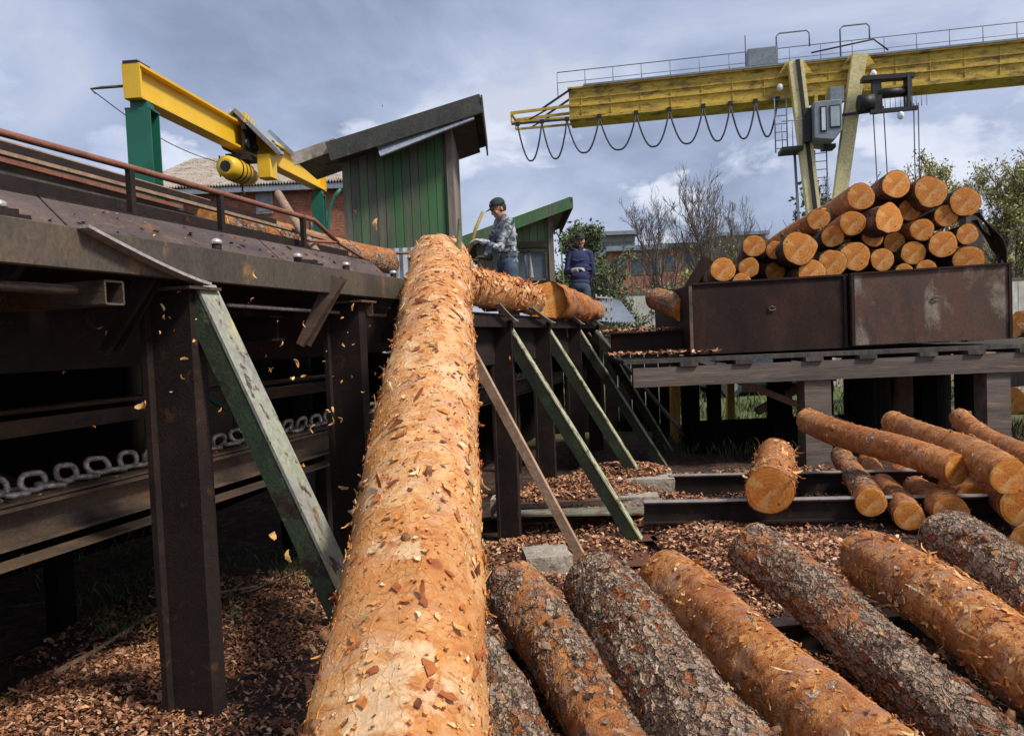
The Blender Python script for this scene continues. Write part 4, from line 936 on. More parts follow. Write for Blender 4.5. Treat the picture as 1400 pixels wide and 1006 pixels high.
# trolley
tc_ = Hn + hd*((W(338,196,10.6)-Hn).dot(hd))
tr = thing('hoist_trolley', tc_, 'black and yellow electric hoist trolley hanging on the yellow beam', 'hoist trolley')
hs = hd.cross(Vector((0,0,1))).normalized()
b = MB()
for q in (-1,1):
    b.bar(tc_+hs*q*.14-hd*.22+Vector((0,0,-.02)), tc_+hs*q*.14+hd*.22+Vector((0,0,-.02)), .03, .36)
    for a in (-.14,.14): b.tube([tc_+hs*q*.11+hd*a+Vector((0,0,-.12)), tc_+hs*q*.19+hd*a+Vector((0,0,-.12))], .06, 12)
b.bar(tc_-hs*.16+Vector((0,0,-.30)), tc_+hs*.18+Vector((0,0,-.30)), .3, .09); b.bar(tc_+hs*.17-hd*.25+Vector((0,0,.12)), tc_+hs*.17+hd*.05+Vector((0,0,.12)), .05,.12); b.build('trolley_frame', M['black_metal'], tr)
b = MB()
for k in range(4): b.bar(tc_+hs*.2-hd*(.26-.09*k)+Vector((0,0,.22-.02*k)), tc_+hs*.2-hd*(.21-.09*k)+Vector((0,0,.22-.02*k)), .03, .14)
b.build('warning_stripes', M['yellow'], tr)
dc = tc_+Vector((0,0,-.50))
b = MB(); b.tube([dc-hd*.50, dc-hd*.47, dc-hd*.2, dc+hd*.1], [.10,.15,.165,.165], 20); b.tube([dc+hd*.11, dc+hd*.3, dc+hd*.33],[.12,.12,.08], 16); b.build('hoist_drum', M['yellow'], tr)
b = MB(); b.tube([dc-hd*.51, dc-hd*.495], .075, 16); 
for k in range(3): b.tube([dc-hd*(.30-.12*k)+Vector((0,0,0)), dc-hd*(.28-.12*k)], .172, 20)
b.build('motor_cap', M['black_metal'], tr)
b = MB(); bx_ = tc_+hs*.34+hd*.12+Vector((0,0,-.42)); b.bar(bx_-hd*.12, bx_+hd*.12, .2, .34); bevel(b.build('control_box', M['yellow'], tr), .01)
b = MB(); b.tube([dc+Vector((0,0,-.1)), dc+Vector((0,0,-.26))], .012, 6); b.tube([dc+Vector((0,0,-.26)), dc+Vector((.03,0,-.31)), dc+Vector((0,0,-.35)), dc+Vector((-.03,0,-.31))], .014, 6); b.build('hook', M['black_metal'], tr)
# rain hood
b = MB(); A = W(320,149,10.3); B = W(346,166,13.2)
def sheet(mb, a, b_, c, d, th=.012, n=10, amp=.012):
    a, b_, c, d = map(Vector, (a,b_,c,d)); nn = (b_-a).cross(d-a).normalized(); vs = []
    for i in range(n*2+1):
        u = i/(n*2); o = nn*(amp if i % 2 else -amp)
        p = a.lerp(b_, u)+o; q = d.lerp(c, u)+o; vs += [p, q, p+nn*th, q+nn*th]
    fs = []
    for i in range(n*2):
        k = i*4; fs += [(k,k+1,k+5,k+4),(k+2,k+6,k+7,k+3),(k,k+4,k+6,k+2),(k+1,k+3,k+7,k+5)]
    fs += [(0,2,3,1),(8*n,8*n+1,8*n+3,8*n+2)]
    mb.add(vs, fs)
Rr = W(383,210,10.6); Rb = W(392,212,13.2); Lr = W(277,183,10.2); Lb = W(306,196,13.0)
hood = thing('rain_hood', A, 'small grey sheet-metal gable roof over the yellow hoist beam', 'roof')
b = MB(); sheet(b, A, Rr, Rb, B); b.build('right_sheet', M['galv'], hood)
b = MB(); sheet(b, A, Lr, Lb, B); b.build('left_sheet', M['galv'], hood)
for q1_, q2_ in ((A,Rr),(A,Lr),(A+hd*1.2,Rr+hd*1.2)):
    b = MB(); b.bar(q1_, q2_, .06, .09, hd); b.build('rafter', M['galv'], hood)
b = MB()
for q in (W(300,213,10.4),): b.tube([q, q+Vector((0,0,-.3))], .012, 5)
b.build('hanger', M['black_metal'], hood)

# green gooseneck pipe beside the shed
b = MB(); b.tube([W(466,258,8.6), W(458,268,8.6), W(451,285,8.6), W(449,310,8.6), W(449,362,8.6)], .022, 10); tag(b.build('bent_pipe', M['green_col']), 'thin green pipe with bent top left of the green shed', 'pipe')
b = MB(); b.tube([W(438,344,8.2), W(452,336,8.3), W(470,335,8.5), W(480,346,8.6)], .022, 8); tag(b.build('bent_pipe', M['black_metal']), 'short black bent pipe low left of the green shed', 'pipe')

# ------------------------------------------------------------------ sheds
def shed(name, label, yf, dep, pl, pr, ztl, ztr, zb, zdeck, mat, roof_pts, roof_th, nb, skirt):
    """front wall from x=pl to pr at y=yf, sloped top ztl..ztr"""
    t = thing(name, ((pl+pr)/2, yf+dep/2, zdeck), label, 'shed')
    b = MB(); n = nb
    for i in range(n):
        x0 = pl+(pr-pl)*i/n; x1 = pl+(pr-pl)*(i+1)/n-.006; off = random.uniform(0,.008)
        za = ztl+(ztr-ztl)*i/n; zc = ztl+(ztr-ztl)*(i+1)/n; zz = zb+random.uniform(-.03,.02)
        y = yf-off; vs = [(x0,y,zz),(x1,y,zz),(x1,y,zc),(x0,y,za)]; vs += [(a,y+.024,c_) for a,_,c_ in vs]
        b.add(vs, [(0,1,2,3),(7,6,5,4),(0,4,5,1),(1,5,6,2),(2,6,7,3),(3,7,4,0)], rnd=min(1,max(0,.62-.75*i/n+random.uniform(-.16,.16)))+.2)
    b.build('front_wall', M[mat], t)
    b = MB(); b.add([(pl+.02,yf+.03,zb),(pr-.03,yf+.03,zb),(pr-.03,yf+.03,ztr-.02),(pl+.02,yf+.03,ztl-.02),(pl+.02,yf+.04,zb),(pr-.03,yf+.04,zb),(pr-.03,yf+.04,ztr-.02),(pl+.02,yf+.04,ztl-.02)],[(0,1,2,3),(7,6,5,4)]); b.build('dark_backing', M['void'], t)  # added dark sheet blocking sky seen through the board gaps
    n2 = 7
    for x, z1 in ((pr, ztr),(pl+.03, ztl)):
        b = MB()
        for i in range(n2):
            y0 = yf+.03+(dep-.03)*i/n2; y1 = yf+.03+(dep-.03)*(i+1)/n2-.006; xx = x-random.uniform(0,.006)
            b.box((xx-.013,(y0+y1)/2,(zb+z1)/2), .024, y1-y0, z1-zb)
        b.build('side_wall', M['shed_side'], t)
    b = MB(); b.bar((pr-.035,yf-.03,zb-.02),(pr-.035,yf-.03,ztr),.08,.035,(0,1,0)); b.build('corner_post', M['shed_side'], t)
    b = MB(); b.box(((pl+pr)/2,yf+dep,(zb+ztl)/2), pr-pl-.06, .03, ztl-zb); b.build('back_wall', M['shed_side'], t)
    if skirt:
        b = MB(); k = 26; vs = []
        for i in range(k+1):
            x = pl+.05+(pr-pl-.05)*i/k; o = .012*math.cos(i*math.pi)
            vs += [(x,yf-.03+o,zdeck),(x,yf-.03+o,zb+.06),(x,yf-.02+o,zdeck),(x,yf-.02+o,zb+.06)]
        b.add(vs, [(i*4,i*4+4,i*4+5,i*4+1) for i in range(k)]+[(i*4+2,i*4+3,i*4+7,i*4+6) for i in range(k)]+[(i*4+1,i*4+5,i*4+7,i*4+3) for i in range(k)]); b.build('sheet_skirt', M['galv'], t)
        b = MB(); b.box(((pl+pr)/2,yf+dep/2,(zb+zdeck)/2), pr-pl-.1, dep-.05, zb-zdeck-.02); b.build('base', M['wood_post'], t)
    (xa, za), (xb, zb2) = roof_pts
    y0 = yf-.32; y1 = yf+dep+.3
    b = MB(); A = Vector((xa,(y0+y1)/2,za)); B = Vector((xb,(y0+y1)/2,zb2)); b.bar(A, B, y1-y0, roof_th*.45); b.build('roof', M['roof_dark'], t)
    dn = Vector((0,0,-roof_th*.62))
    b = MB(); b.bar(A+Vector((0.02,-(y1-y0)/2-.012,0))+dn*.65, B+Vector((-.01,-(y1-y0)/2-.012,0))+dn*.65, .024, roof_th*1.15); b.build('fascia', M['roof_dark'] if skirt else M['shed_green'], t)
    b = MB(); b.bar(A+dn*1.0+Vector((.1,.05,0)), B+dn*1.0+Vector((-.1,.05,0)), y1-y0-.12, .03); b.build('soffit', M['shed_green' if not skirt else 'wood_post'], t)
    b = MB(); b.bar(B+Vector((.012,-(y1-y0)/2,0))+dn*.65, B+Vector((.012,(y1-y0)/2,0))+dn*.65, .022, roof_th*1.1); b.build('end_board', M['roof_dark'] if skirt else M['shed_green'], t)
    return t, (y0, y1)
Y1 = 9.5
def xz(px, py, y): p = lz(px,py,y); return (p.x, p.z)
pl, _ = xz(470,280,Y1); pr, _ = xz(621,280,Y1)
_, ztl = xz(470,212,Y1); _, ztr = xz(620,168,Y1); _, zb_s = xz(545,346,Y1)
shed1, _ = shed('tall_shed', 'tall narrow green board shed with a dark lean-to roof rising to the right', Y1, 1.5, pl, pr, ztl, ztr, zb_s, 2.0, 'shed_green', (xz(447,200,Y1-.3), xz(657,134,Y1-.3)), .2, 13, True)
b = MB(); A = W(518,208,9.1); B = W(646,157,9.1); b.extr([(-.09,-.01),(.09,-.01),(.09,.01),(-.07,.01),(-.07,.07),(-.09,.07)], A, B, (0,-.8,.6)); b.build('gutter', M['galv'], shed1)
b = MB(); A = W(398,214,9.3); B = W(458,193,9.3); b.bar(A+Vector((0,.6,0)), B+Vector((0,.6,0)), 1.3, .05); b.bar(A+Vector((.03,-.06,-.06)), B+Vector((0,-.06,-.06)), .02, .15); b.build('eave_extension', M['asbestos'], shed1)
b = MB(); c = W(586,256,9.44); 
b.box(c+Vector((0,0,.0)), .07,.012,.16); b.box(c+Vector((-.05,0,.09)), .14,.012,.025); b.box(c+Vector((.01,0,-.12)), .04,.012,.09)
M['stain'] = surf('pinkish_bare_patch', [(.3,(.14,.10,.085)),(.7,(.25,.17,.14))], 6); b.build('bare_patch', M['stain'], shed1)
b = MB(); b.tube([W(476,348,9.3), W(560,346,9.3), W(560,356,9.3)], .02, 6); b.build('sill_pipe', M['rail_rust'], shed1)

Y2 = 11.6
pl, _ = xz(652,350,Y2); pr, _ = xz(757,350,Y2); _, ztl = xz(660,318,Y2); _, ztr = xz(752,288,Y2); _, zb_s = xz(700,400,Y2)
shed2, _ = shed('low_shed', 'lower light green board shed with sloping green roof edge, behind the worker in camouflage', Y2, 2.2, pl, pr, ztl, ztr, zb_s-.2, 1.95, 'shed_green2', (xz(628,328,Y2-.3), xz(781,272,Y2-.3)), .15, 10, False)
x0, z0 = xz(702,384,Y2-.03); x1, z1 = xz(746,343,Y2-.03)
wf = MB()
for a, c_ in (((x0,z0),(x1,z0)),((x0,z1),(x1,z1)),((x0,z0),(x0,z1)),((x1,z0),(x1,z1)),(((x0+x1)/2,z0),((x0+x1)/2,z1))):
    wf.bar((a[0],Y2-.04,a[1]),(c_[0],Y2-.04,c_[1]),.03,.04,(0,1,0))
fr = wf.build('window', M['wood_grey'], shed2)
M['glass'] = surf('dark_window_glass', [(.3,(.02,.03,.04)),(.7,(.10,.13,.16))], 3, rough=.15, bump=0)
b = MB(); b.box(((x0+x1)/2,Y2-.022,(z0+z1)/2), x1-x0-.02,.006,z1-z0-.02); b.build('pane', M['glass'], fr)
M['curtain'] = surf('pale_curtain', [(.3,(.3,.33,.36)),(.7,(.5,.55,.6))], 8, bump=0)
b = MB(); x, z = xz(725,364,Y2-.03); b.extr([(-.05,0),(.05,0),(.03,.004),(-.03,.004)], (x,Y2-.028,z-.18),(x-.04,Y2-.028,z+.18),(0,-1,0)); b.build('curtain', M['curtain'], fr)
b = MB(); xa, za = xz(700,333,Y2-.02); xb, _ = xz(748,333,Y2-.02); b.bar((xa,Y2-.035,za-.03),(xb,Y2-.035,za-.03),.03,.10,(0,0,1)); b.build('crossboard', M['wood_grey'], shed2)
M['sign'] = surf('brown_notice_plate', [(.3,(.16,.11,.10)),(.7,(.24,.18,.16))], 5, bump=0)
M['signdark'] = surf('dark_sign_figure', [(.3,(.04,.03,.03)),(.7,(.05,.04,.04))], 5, bump=0)
b = MB(); c = W(712,314,11.55); b.box(c, .14,.012,.2); sg = b.build('notice_plate', M['sign'], shed2)
b = MB(); b.tube([c+Vector((.035*math.cos(k*.7854), -.011, .01+.05*math.sin(k*.7854))) for k in range(9)], .008, 5, caps=False); b.box(c+Vector((0,-.009,-.005)), .015,.006,.06); b.build('plate_symbol', M['signdark'], sg)
b = MB(); xg, zg = xz(771,330,11.2); b.bar((xg,11.2,2.0),(xg-.05,11.2,zg),.035,.02); tag(b.build('green_strip', M['shed_green2']), 'narrow light green lath standing right of the low shed', 'lath')

# ------------------------------------------------------------------ brick building
YBk = 22.0
bb = thing('brick_building', (-8,YBk+3,0), 'long orange-brick building with mossy corrugated roof behind the yellow hoist', 'building')
xl = -10.8; xr = -3.2; ze = lz(330,252,YBk).z; yr = YBk+4.5; zrd = lz(380,214,YBk+4.5).z
b = MB(); b.add([(xl,YBk,0),(xr,YBk,0),(xr,YBk,ze),(xl,YBk,ze),(xl,YBk+9,0),(xr,YBk+9,0),(xr,YBk+9,ze),(xl,YBk+9,ze),(xr,yr,zrd-.1),(xl,yr,zrd-.1)],
    [(0,1,2,3),(5,4,7,6),(1,5,6,8,2),(4,0,3,9,7)], .5); b.build('wall', M['brick'], bb)
b = MB()
for sd in (0, 1):
    k = 190; vs = []
    for i in range(k+1):
        x = xl-.3+(xr-xl+.6)*i/k; o = .035*math.cos(i*math.pi)
        y0_, z0_ = (YBk-.35, ze-.1) if sd == 0 else (YBk+9.35, ze-.1)
        vs += [(x,y0_,z0_+o),(x,yr,zrd+o),(x,y0_,z0_+o+.03),(x,yr,zrd+o+.03)]
    fs = []
    for i in range(k): q = i*4; fs += [(q,q+1,q+5,q+4),(q+2,q+6,q+7,q+3),(q,q+4,q+6,q+2)]
    b.add(vs, fs, .5)
b.build('roof', M['asbestos'], bb)
b = MB(); b.bar((xl-.3,YBk-.30,ze-.22),(xr+.3,YBk-.30,ze-.22),.03,.16); b.build('eave_board', M['grey_metal'], bb)
for (p, q) in (((349,257),(374,292)),((232,262),(252,292)),((425,300),(452,335))):
    a = lz(*p,YBk-.02); c = lz(*q,YBk-.02); b = MB(); b.box(((a.x+c.x)/2,YBk-.02,(a.z+c.z)/2), c.x-a.x,.06,a.z-c.z); w_ = b.build('window', M['asbestos'], bb)
    b = MB(); b.box(((a.x+c.x)/2,YBk-.052,(a.z+c.z)/2), (c.x-a.x)*.8,.02,(a.z-c.z)*.8); b.build('pane', M['grey_metal'], w_)

# ------------------------------------------------------------------ gantry crane
ga = W(778,142,29.0); gb = W(1400,82,26.0); gb.z = ga.z = (ga.z+gb.z)/2
E = (gb-ga).normalized(); N = Vector((-E.y,E.x,0)); L = (gb-ga).length
def ap(px, z=None):   # metres along the girder for photo column px
    lo, hi = -6, 40
    for _ in range(40):
        m_ = (lo+hi)/2
        if proj(ga+E*m_)[0] < px: lo = m_
        else: hi = m_
    return lo
def G(a, n, z): return Vector((ga.x,ga.y,0))+E*a+N*n+Vector((0,0,z))
zc = ga.z; HB = 1.15; LT = ap(1400)+14
cr = thing('gantry_crane', G(ap(1125),0,0), 'large yellow gantry crane standing over the yard at the right', 'crane')
b = MB(); b.bar(G(0,.45,zc), G(LT,.45,zc), .9, HB); b.build('girder', M['yellow_crane'], cr)
b = MB(); b.bar(G(-.03,.45,zc+HB/2+.03), G(LT,.45,zc+HB/2+.03), 1.15, .06); b.bar(G(.0,.42,zc-HB/2-.02), G(LT,.42,zc-HB/2-.02), 1.25, .10); b.build('flange', M['yellow_crane'], cr)
b = MB(); b.bar(G(.6,-.03,zc+HB/2+.09), G(LT,-.03,zc+HB/2+.09), .25, .07); b.build('walkway', M['grey_metal'], cr)
b = MB()
for k in range(int(LT/1.15)):
    b.bar(G(.5+k*1.15,-.012,zc-HB/2+.04), G(.5+k*1.15,-.012,zc+HB/2), .05, .025, E)
b.bar(G(.1,-.03,zc-.10), G(LT,-.03,zc-.10), .06, .05); b.bar(G(.1,-.03,zc+.2), G(LT,-.03,zc+.2), .03, .03); b.build('stiffeners', M['yellow_crane'], cr)
# tip truss
b = MB(); a0 = ap(699)
for n in (-.05,.9):
    b.bar(G(a0,n,zc-.12), G(.4,n,zc-.06), .08, .10); b.bar(G(a0,n,zc-.5), G(.2,n,zc-.52), .08, .08); b.bar(G(a0,n,zc-.12), G(a0,n,zc-.5), .07,.07)
b.bar(G(a0,-.05,zc-.12), G(a0,.9,zc-.12),.08,.08); b.build('tip_frame', M['yellow_crane'], cr)
b = MB()
for n in (-.05,.9):
    b.bar(G(a0+.6,n,zc-.5), G(a0+1.5,n,zc-.1),.05,.05); b.bar(G(-1.1,n,zc-.08), G(.1,n,zc+.58), .07,.07)
b.bar(G(a0,-.08,zc-.57), G(ap(785),-.08,zc-.60), .06,.07); b.build('tip_brace', M['black_metal'], cr)
# handrail along the top
b = MB(); za = zc+HB/2+.12
a1 = ap(760)
b.tube([G(a1,.9,za+.92), G(LT,.9,za+.92)], .02, 5); b.tube([G(a1,.9,za+.5), G(LT,.9,za+.5)], .014, 5)
k = a1
while k < LT: b.tube([G(k,.9,za-.05), G(k,.9,za+.92)], .02, 5); k += 1.13
b.build('handrail', M['grey_metal'], cr)
for pa, pb in ((1063,1108),(1150,1190)):
    b = MB(); b.tube([G(ap(pa),.0,za), G(ap(pa),.0,za+1.05), G(ap(pa)+.1,.0,za+1.15), G(ap(pb)-.1,.0,za+1.15), G(ap(pb),.0,za+1.05), G(ap(pb),.0,za+.55)], .03, 6); b.build('guard_hoop', M['grey_metal'], cr)
b = MB(); b.tube([G(ap(1110),-.02,za+.3), G(ap(1195),-.02,za+.55), G(ap(1215),-.02,za+.1)], .03, 6); b.build('cable_pipe', M['cable'], cr)
b = MB(); x0 = ap(1023); x1 = ap(1064); b.bar(G(x0,.2,za+.33), G(x1,.2,za+.33), .7, .66); bevel(b.build('switch_box', M['grey_metal'], cr), .02)
b = MB(); b.tube([G(x0-.05,.1,za), G(x0-.05,.1,za+1.25)], .02, 5); b.build('antenna', M['cable'], cr)
# legs (V converging downwards)
def leg(pxt, pyt, pxb, pyb, w, mat, n0, n1):
    at, ab = ap(pxt), ap(pxb)
    T = G(at,n0,zc+.62); d0 = proj(T)[2]
    Bp = G(ab,n1,0); zlow = 0; Bv = W(pxb,pyb,proj(G(ab,n1,2))[2]); k = (T.z-0)/(T.z-Bv.z); Bg = T.lerp(Bv, k)
    return T, Bg
T1, B1 = leg(1085,90,1112,290,.5,'cream_leg',-.35,-.5)
b = MB(); b.extr([(-.26,-.2),(.26,-.2),(.26,.2),(-.26,.2)], T1, B1, N, prof1=[(-.2,-.15),(.2,-.15),(.2,.15),(-.2,.15)]); l1 = b.build('leg', M['cream_leg'], cr)
b = MB(); off = N*-.22; b.bar(T1+off+E*.05, B1.lerp(T1,.03)+N*-.17+E*.02, .14, .05, N); b.build('cable_duct', M['black_metal'], l1)
T2, B2 = leg(1171,80,1149,262,.5,'cream_leg',-.35,-.5)
b = MB(); b.extr([(-.25,-.2),(.25,-.2),(.25,.2),(-.25,.2)], T2, B2, N, prof1=[(-.2,-.15),(.2,-.15),(.2,.15),(-.2,.15)]); b.build('leg', M['cream_leg'], cr)
for T in (T1, T2):
    b = MB(); b.extr([(-.62,-.1),(.62,-.1),(.3,.42),(-.3,.42)], T+N*.04-Vector((0,0,.36)), T+N*.10-Vector((0,0,.36)), (0,0,1))
    b.build('leg_gusset', M['yellow_crane'], cr)
# far legs beyond the frame
b = MB()
for q in (-1.3,1.3): b.bar(G(LT-2,.45,zc-.5), G(LT-2+q,.45+q,0), .5,.5, E)
b.build('leg', M['cream_leg'], cr)
b = MB(); b.bar(B1-E*1.5+Vector((0,0,.3)), B2+E*1.5+Vector((0,0,.3)), .5, .5); b.build('bogie_beam', M['yellow_crane'], cr)
# festoon loops
fx = [708,741,775,819,869,914,960,997,1031,1061]; fz = zc-.62
b = MB()
for i in range(len(fx)-1):
    xa, xb = ap(fx[i]), ap(fx[i+1]); sag = 1.32-.0*i
    pts = []
    for k in range(15):
        u = k/14; w_ = 1-(abs(2*u-1))**3.0; pts.append(G(xa+(xb-xa)*u+.06*math.sin(u*6.28), -.22, fz-.05-sag*w_*(1.0 if i > 1 else 1.1)))
    b.tube(pts, .036, 6)
b.build('festoon_cable', M['cable'], cr)
for x in fx: b = MB(); b.bar(G(ap(x)-.08,-.2,fz), G(ap(x)+.08,-.2,fz), .12, .14); b.build('cable_trolley', M['black_metal'], cr)
# ladder, platform, cabin
def ladder(xa, ztop, zbot, n, w=.42, name='ladder'):
    b = MB()
    for q in (-w/2, w/2): b.tube([G(xa+q,n,ztop), G(xa+q,n,zbot)], .025, 5)
    z = zbot+.15
    while z < ztop: b.tube([G(xa-w/2,n,z), G(xa+w/2,n,z)], .016, 4); z += .3
    b.build(name, M['grey_metal'], cr)
zp = lz(1075,206,G(ap(1075),-.5,0).y).z
ladder(ap(1064), zc-.5, zp, -.3); 
b = MB(); b.bar(G(ap(1061),-.4,zp), G(ap(1090),-.4,zp), .9, .14); b.build('platform', M['black_metal'], cr); b = MB(); b.bar(G(ap(1120),-.2,zp+.05), G(ap(1136),-.2,zp+.05), .6, .14); b.build('platform', M['black_metal'], cr)
b = MB()
for px in (1062,1076,1089): b.tube([G(ap(px),-.8,zp), G(ap(px),-.8,zp+1.0)], .018, 5)
b.tube([G(ap(1062),-.8,zp+1.0), G(ap(1089),-.8,zp+1.0)], .018, 5); b.build('platform_rail', M['grey_metal'], cr)
ladder(ap(1118), zp, .2, -.15, name='lower_ladder')
b = MB(); b.tube([G(ap(1083),-.1,zp), G(ap(1093),-.1,.2)], .05, 6); b.build('drain_pipe', M['grey_metal'], cr)
xa, xb = ap(1102), ap(1139); zt_ = lz(1126,143,27).z; zb3 = lz(1126,197,27).z; w_ = xb-xa
cab_ = MB(); prof = [(0,0.12),(w_*.72,0),(w_,.35),(w_,zt_-zb3-.05),(w_*.96,zt_-zb3),(0,zt_-zb3)]
vs = [G(xa+x,-1.15,zb3+z) for x, z in prof]+[G(xa+x,.35,zb3+z) for x, z in prof]; n = len(prof)
cab_.add(vs, [tuple(range(n)), tuple(range(2*n-1,n-1,-1))]+[(i,n+i,n+(i+1)%n,(i+1)%n) for i in range(n)]); cabo = cab_.build('cab', M['grey_metal'], cr); bevel(cabo,.03)
M['cabglass'] = surf('pale_cab_glass', [(.3,(.25,.33,.36)),(.7,(.45,.55,.58))], 1.5, rough=.15, bump=0)
M['brightglass'] = surf('bright_cab_glass', [(.3,(.55,.62,.68)),(.7,(.7,.75,.8))], 2, rough=.15, bump=0)
H_ = zt_-zb3
for (u0,u1,v0,v1,mt,fr) in ((.22,.44,.22,.86,'black_metal','brightglass'),(.56,.93,.30,.86,'black_metal','cabglass')):
    b = MB(); b.box((0,0,0),.001,.001,.001) if False else None
    cx = xa+w_*(u0+u1)/2; cz = zb3+H_*(v0+v1)/2
    b.bar(G(cx-w_*(u1-u0)/2,-1.16,cz), G(cx+w_*(u1-u0)/2,-1.16,cz), .03, H_*(v1-v0)); f_ = b.build('window', M[mt], cabo)
    k = .62 if fr == 'brightglass' else .86; b = MB(); b.bar(G(cx-w_*(u1-u0)/2*k,-1.18,cz), G(cx+w_*(u1-u0)/2*k,-1.18,cz), .02, H_*(v1-v0)*.88); b.build('pane', M[fr], f_)
b = MB(); b.bar(G(xb+.003,-.4,zb3+H_*.55), G(xb+.02,-.4,zb3+H_*.55), 1.2, H_*.6); b.build('side_window', M['cabglass'], cabo)
b = MB(); b.bar(G(xa-.28,-.3,zb3+H_*.5), G(xa-.02,-.3,zb3+H_*.5), 1.0, H_*.85); b.build('rear_box', M['black_metal'], cabo)
b = MB(); b.bar(G(xa+w_*.3,-.2,zb3+H_), G(xa+w_*.3,-.2,zc-.6), .12,.12,E); b.bar(G(xa+w_*.7,-.2,zb3+H_), G(xa+w_*.7,-.2,zc-.6), .10,.10,E); b.build('cab_hangers', M['yellow_crane'], cr)
b = MB(); b.bar(G(ap(1128),-.5,zb3+H_+.3), G(ap(1146),-.5,zb3+H_+.3), .5,.55); b.build('motor_box', M['grey_metal'], cr)
# hoisting trolley under the girder
zt2 = zc-.95
hx0, hx1 = ap(1176), ap(1232)
b = MB(); b.tube([G(hx0+.3,-.9,zt2-.05), G(hx1-.15,-.9,zt2-.05)], .17, 12); b.bar(G(hx0,-1.1,zt2-.72), G(hx1+.15,-1.1,zt2-.72), .14,.14); b.bar(G(hx0-1.2,-.6,zt2-.62), G(hx0+.2,-1.0,zt2-.66), .09,.09)
b.bar(G(hx1-.1,-.95,zt2-.7), G(hx1-.1,-.95,zt2+.55), .16,.3); b.bar(G(hx0+.3,-.95,zt2-.75), G(hx0+.25,-.95,zt2+.55), .2,.3); b.tube([G(hx0-.35,-.95,zt2-.35), G(hx0+.15,-.95,zt2-.35)], .30, 14)
b.bar(G(hx0-.2,-.9,zt2+.5), G(hx1+.1,-.9,zt2+.45), .4,.16); b.build('hoist_trolley', M['black_metal'], cr)
b = MB()
for k in range(9): b.tube([G(hx0+.5+k*.17,-1.1,zt2-.66), G(hx0+.5+k*.17,-1.1,zt2-.3)], .012, 4)
b.build('trolley_grille', M['grey_metal'], cr)
for px in (1186,1200,1236,1242):
    b = MB(); x = ap(px); b.tube([G(x-.1*(px<1210),-.9,zt2-.5), G(x+(.15 if px<1210 else 0),-.9,2.2 if px < 1210 else 3.8)], .02, 5); b.build('hoist_rope', M['cable'], cr)
b = MB(); b.extr(iprof(.5,.6,.3,.15), G(ap(1196)-.3,-.9,3.4), G(ap(1196)+.5,-.9,3.4)); b.build('hook_block', M['black_metal'], cr)
M['lampw'] = surf('white_lamp_glass', [(.3,(.8,.82,.85)),(.7,(.85,.87,.9))], 3, rough=.3, bump=0)
for px, dz in ((1064,-.25),(1190,-.1),(1216,-1.86)):
    c = G(ap(px),-.35 if px != 1216 else -1.1,zc+dz); b = MB(); b.tube([c+Vector((0,0,-.16)), c+Vector((0,0,-.08)), c+Vector((0,0,.04)), c+Vector((0,0,.12))], [.04,.11,.11,.05], 12); fl_ = b.build('floodlight', M['lampw'], cr); b = MB(); b.bar(c+Vector((0,0,.10)), c+N*(.36 if px != 1216 else .05)+Vector((0,0,.16)), .05, .05); b.build('lamp_bracket', M['black_metal'], fl_)
# ------------------------------------------------------------------ background
# light panel fence and pale roof behind the platform
def panel_fence(name, pts, h, mat, label, y_):
    t = thing(name, Vector(pts[0]), label, 'fence')
    for i in range(len(pts)-1):
        a, c = Vector(pts[i]), Vector(pts[i+1]); b = MB(); d = (c-a).normalized(); n = max(1,int((c-a).length/.9)); 
        for k in range(n):
            b.bar(a.lerp(c,k/n)+Vector((0,0,h/2)), a.lerp(c,(k+.97)/n)+Vector((0,0,h/2)), .05, h)
        b.build('panel', M[mat], t)
        b = MB(); b.bar(a+Vector((0,0,h+.04)), c+Vector((0,0,h+.04)), .1, .08); b.build('coping', M['rail_rust'], t)
    return t
M['white_panel'] = surf('whitewashed_panel', [(.3,(.36,.36,.32)),(.7,(.55,.54,.49))], 1.5, (1,1,.4), bscale=8, bump=.1)
a = lz(846,404,24); c = lz(945,402,24)
panel_fence('panel_fence', [(a.x,24,0),(c.x+3,24.2,0),(c.x+14,25,0)], a.z, 'white_panel', 'pale panel fence behind the gap left of the dark steel bin', 24)
b = MB(); A = lz(815,412,17); B = lz(846,408,19); C_ = lz(870,441,15.5); D_ = lz(818,440,14.5)
sheet(b, D_, C_, B, A, n=14, amp=.02)
tag(b.build('metal_roof', M['galv']), 'low light-blue metal roof left of the pale panel fence', 'roof')
b = MB(); b.box(((A.x+C_.x)/2+.2, 17, .95), 1.5, 2.5, 1.6); tag(b.build('low_hut', M['white_panel']), 'low pale hut under the light-blue metal roof', 'hut')
# white pallet on edge
pt_ = thing('pallet', W(826,440,12.9), 'small weathered pallet standing on edge behind the second worker', 'pallet')
b = MB()
for k in range(4): p = W(815+k*7,402+k*1.2,13.2); q = W(815+k*7,438,13.2); b.bar(p, q, .025,.028,(1,0,0))
b.build('slats', M['white_panel'], pt_)
b = MB()
for k in range(3): b.bar(W(814,406+k*13,13.17), W(838,408+k*13,13.17), .03,.03)
b.build('runners', M['white_panel'], pt_)
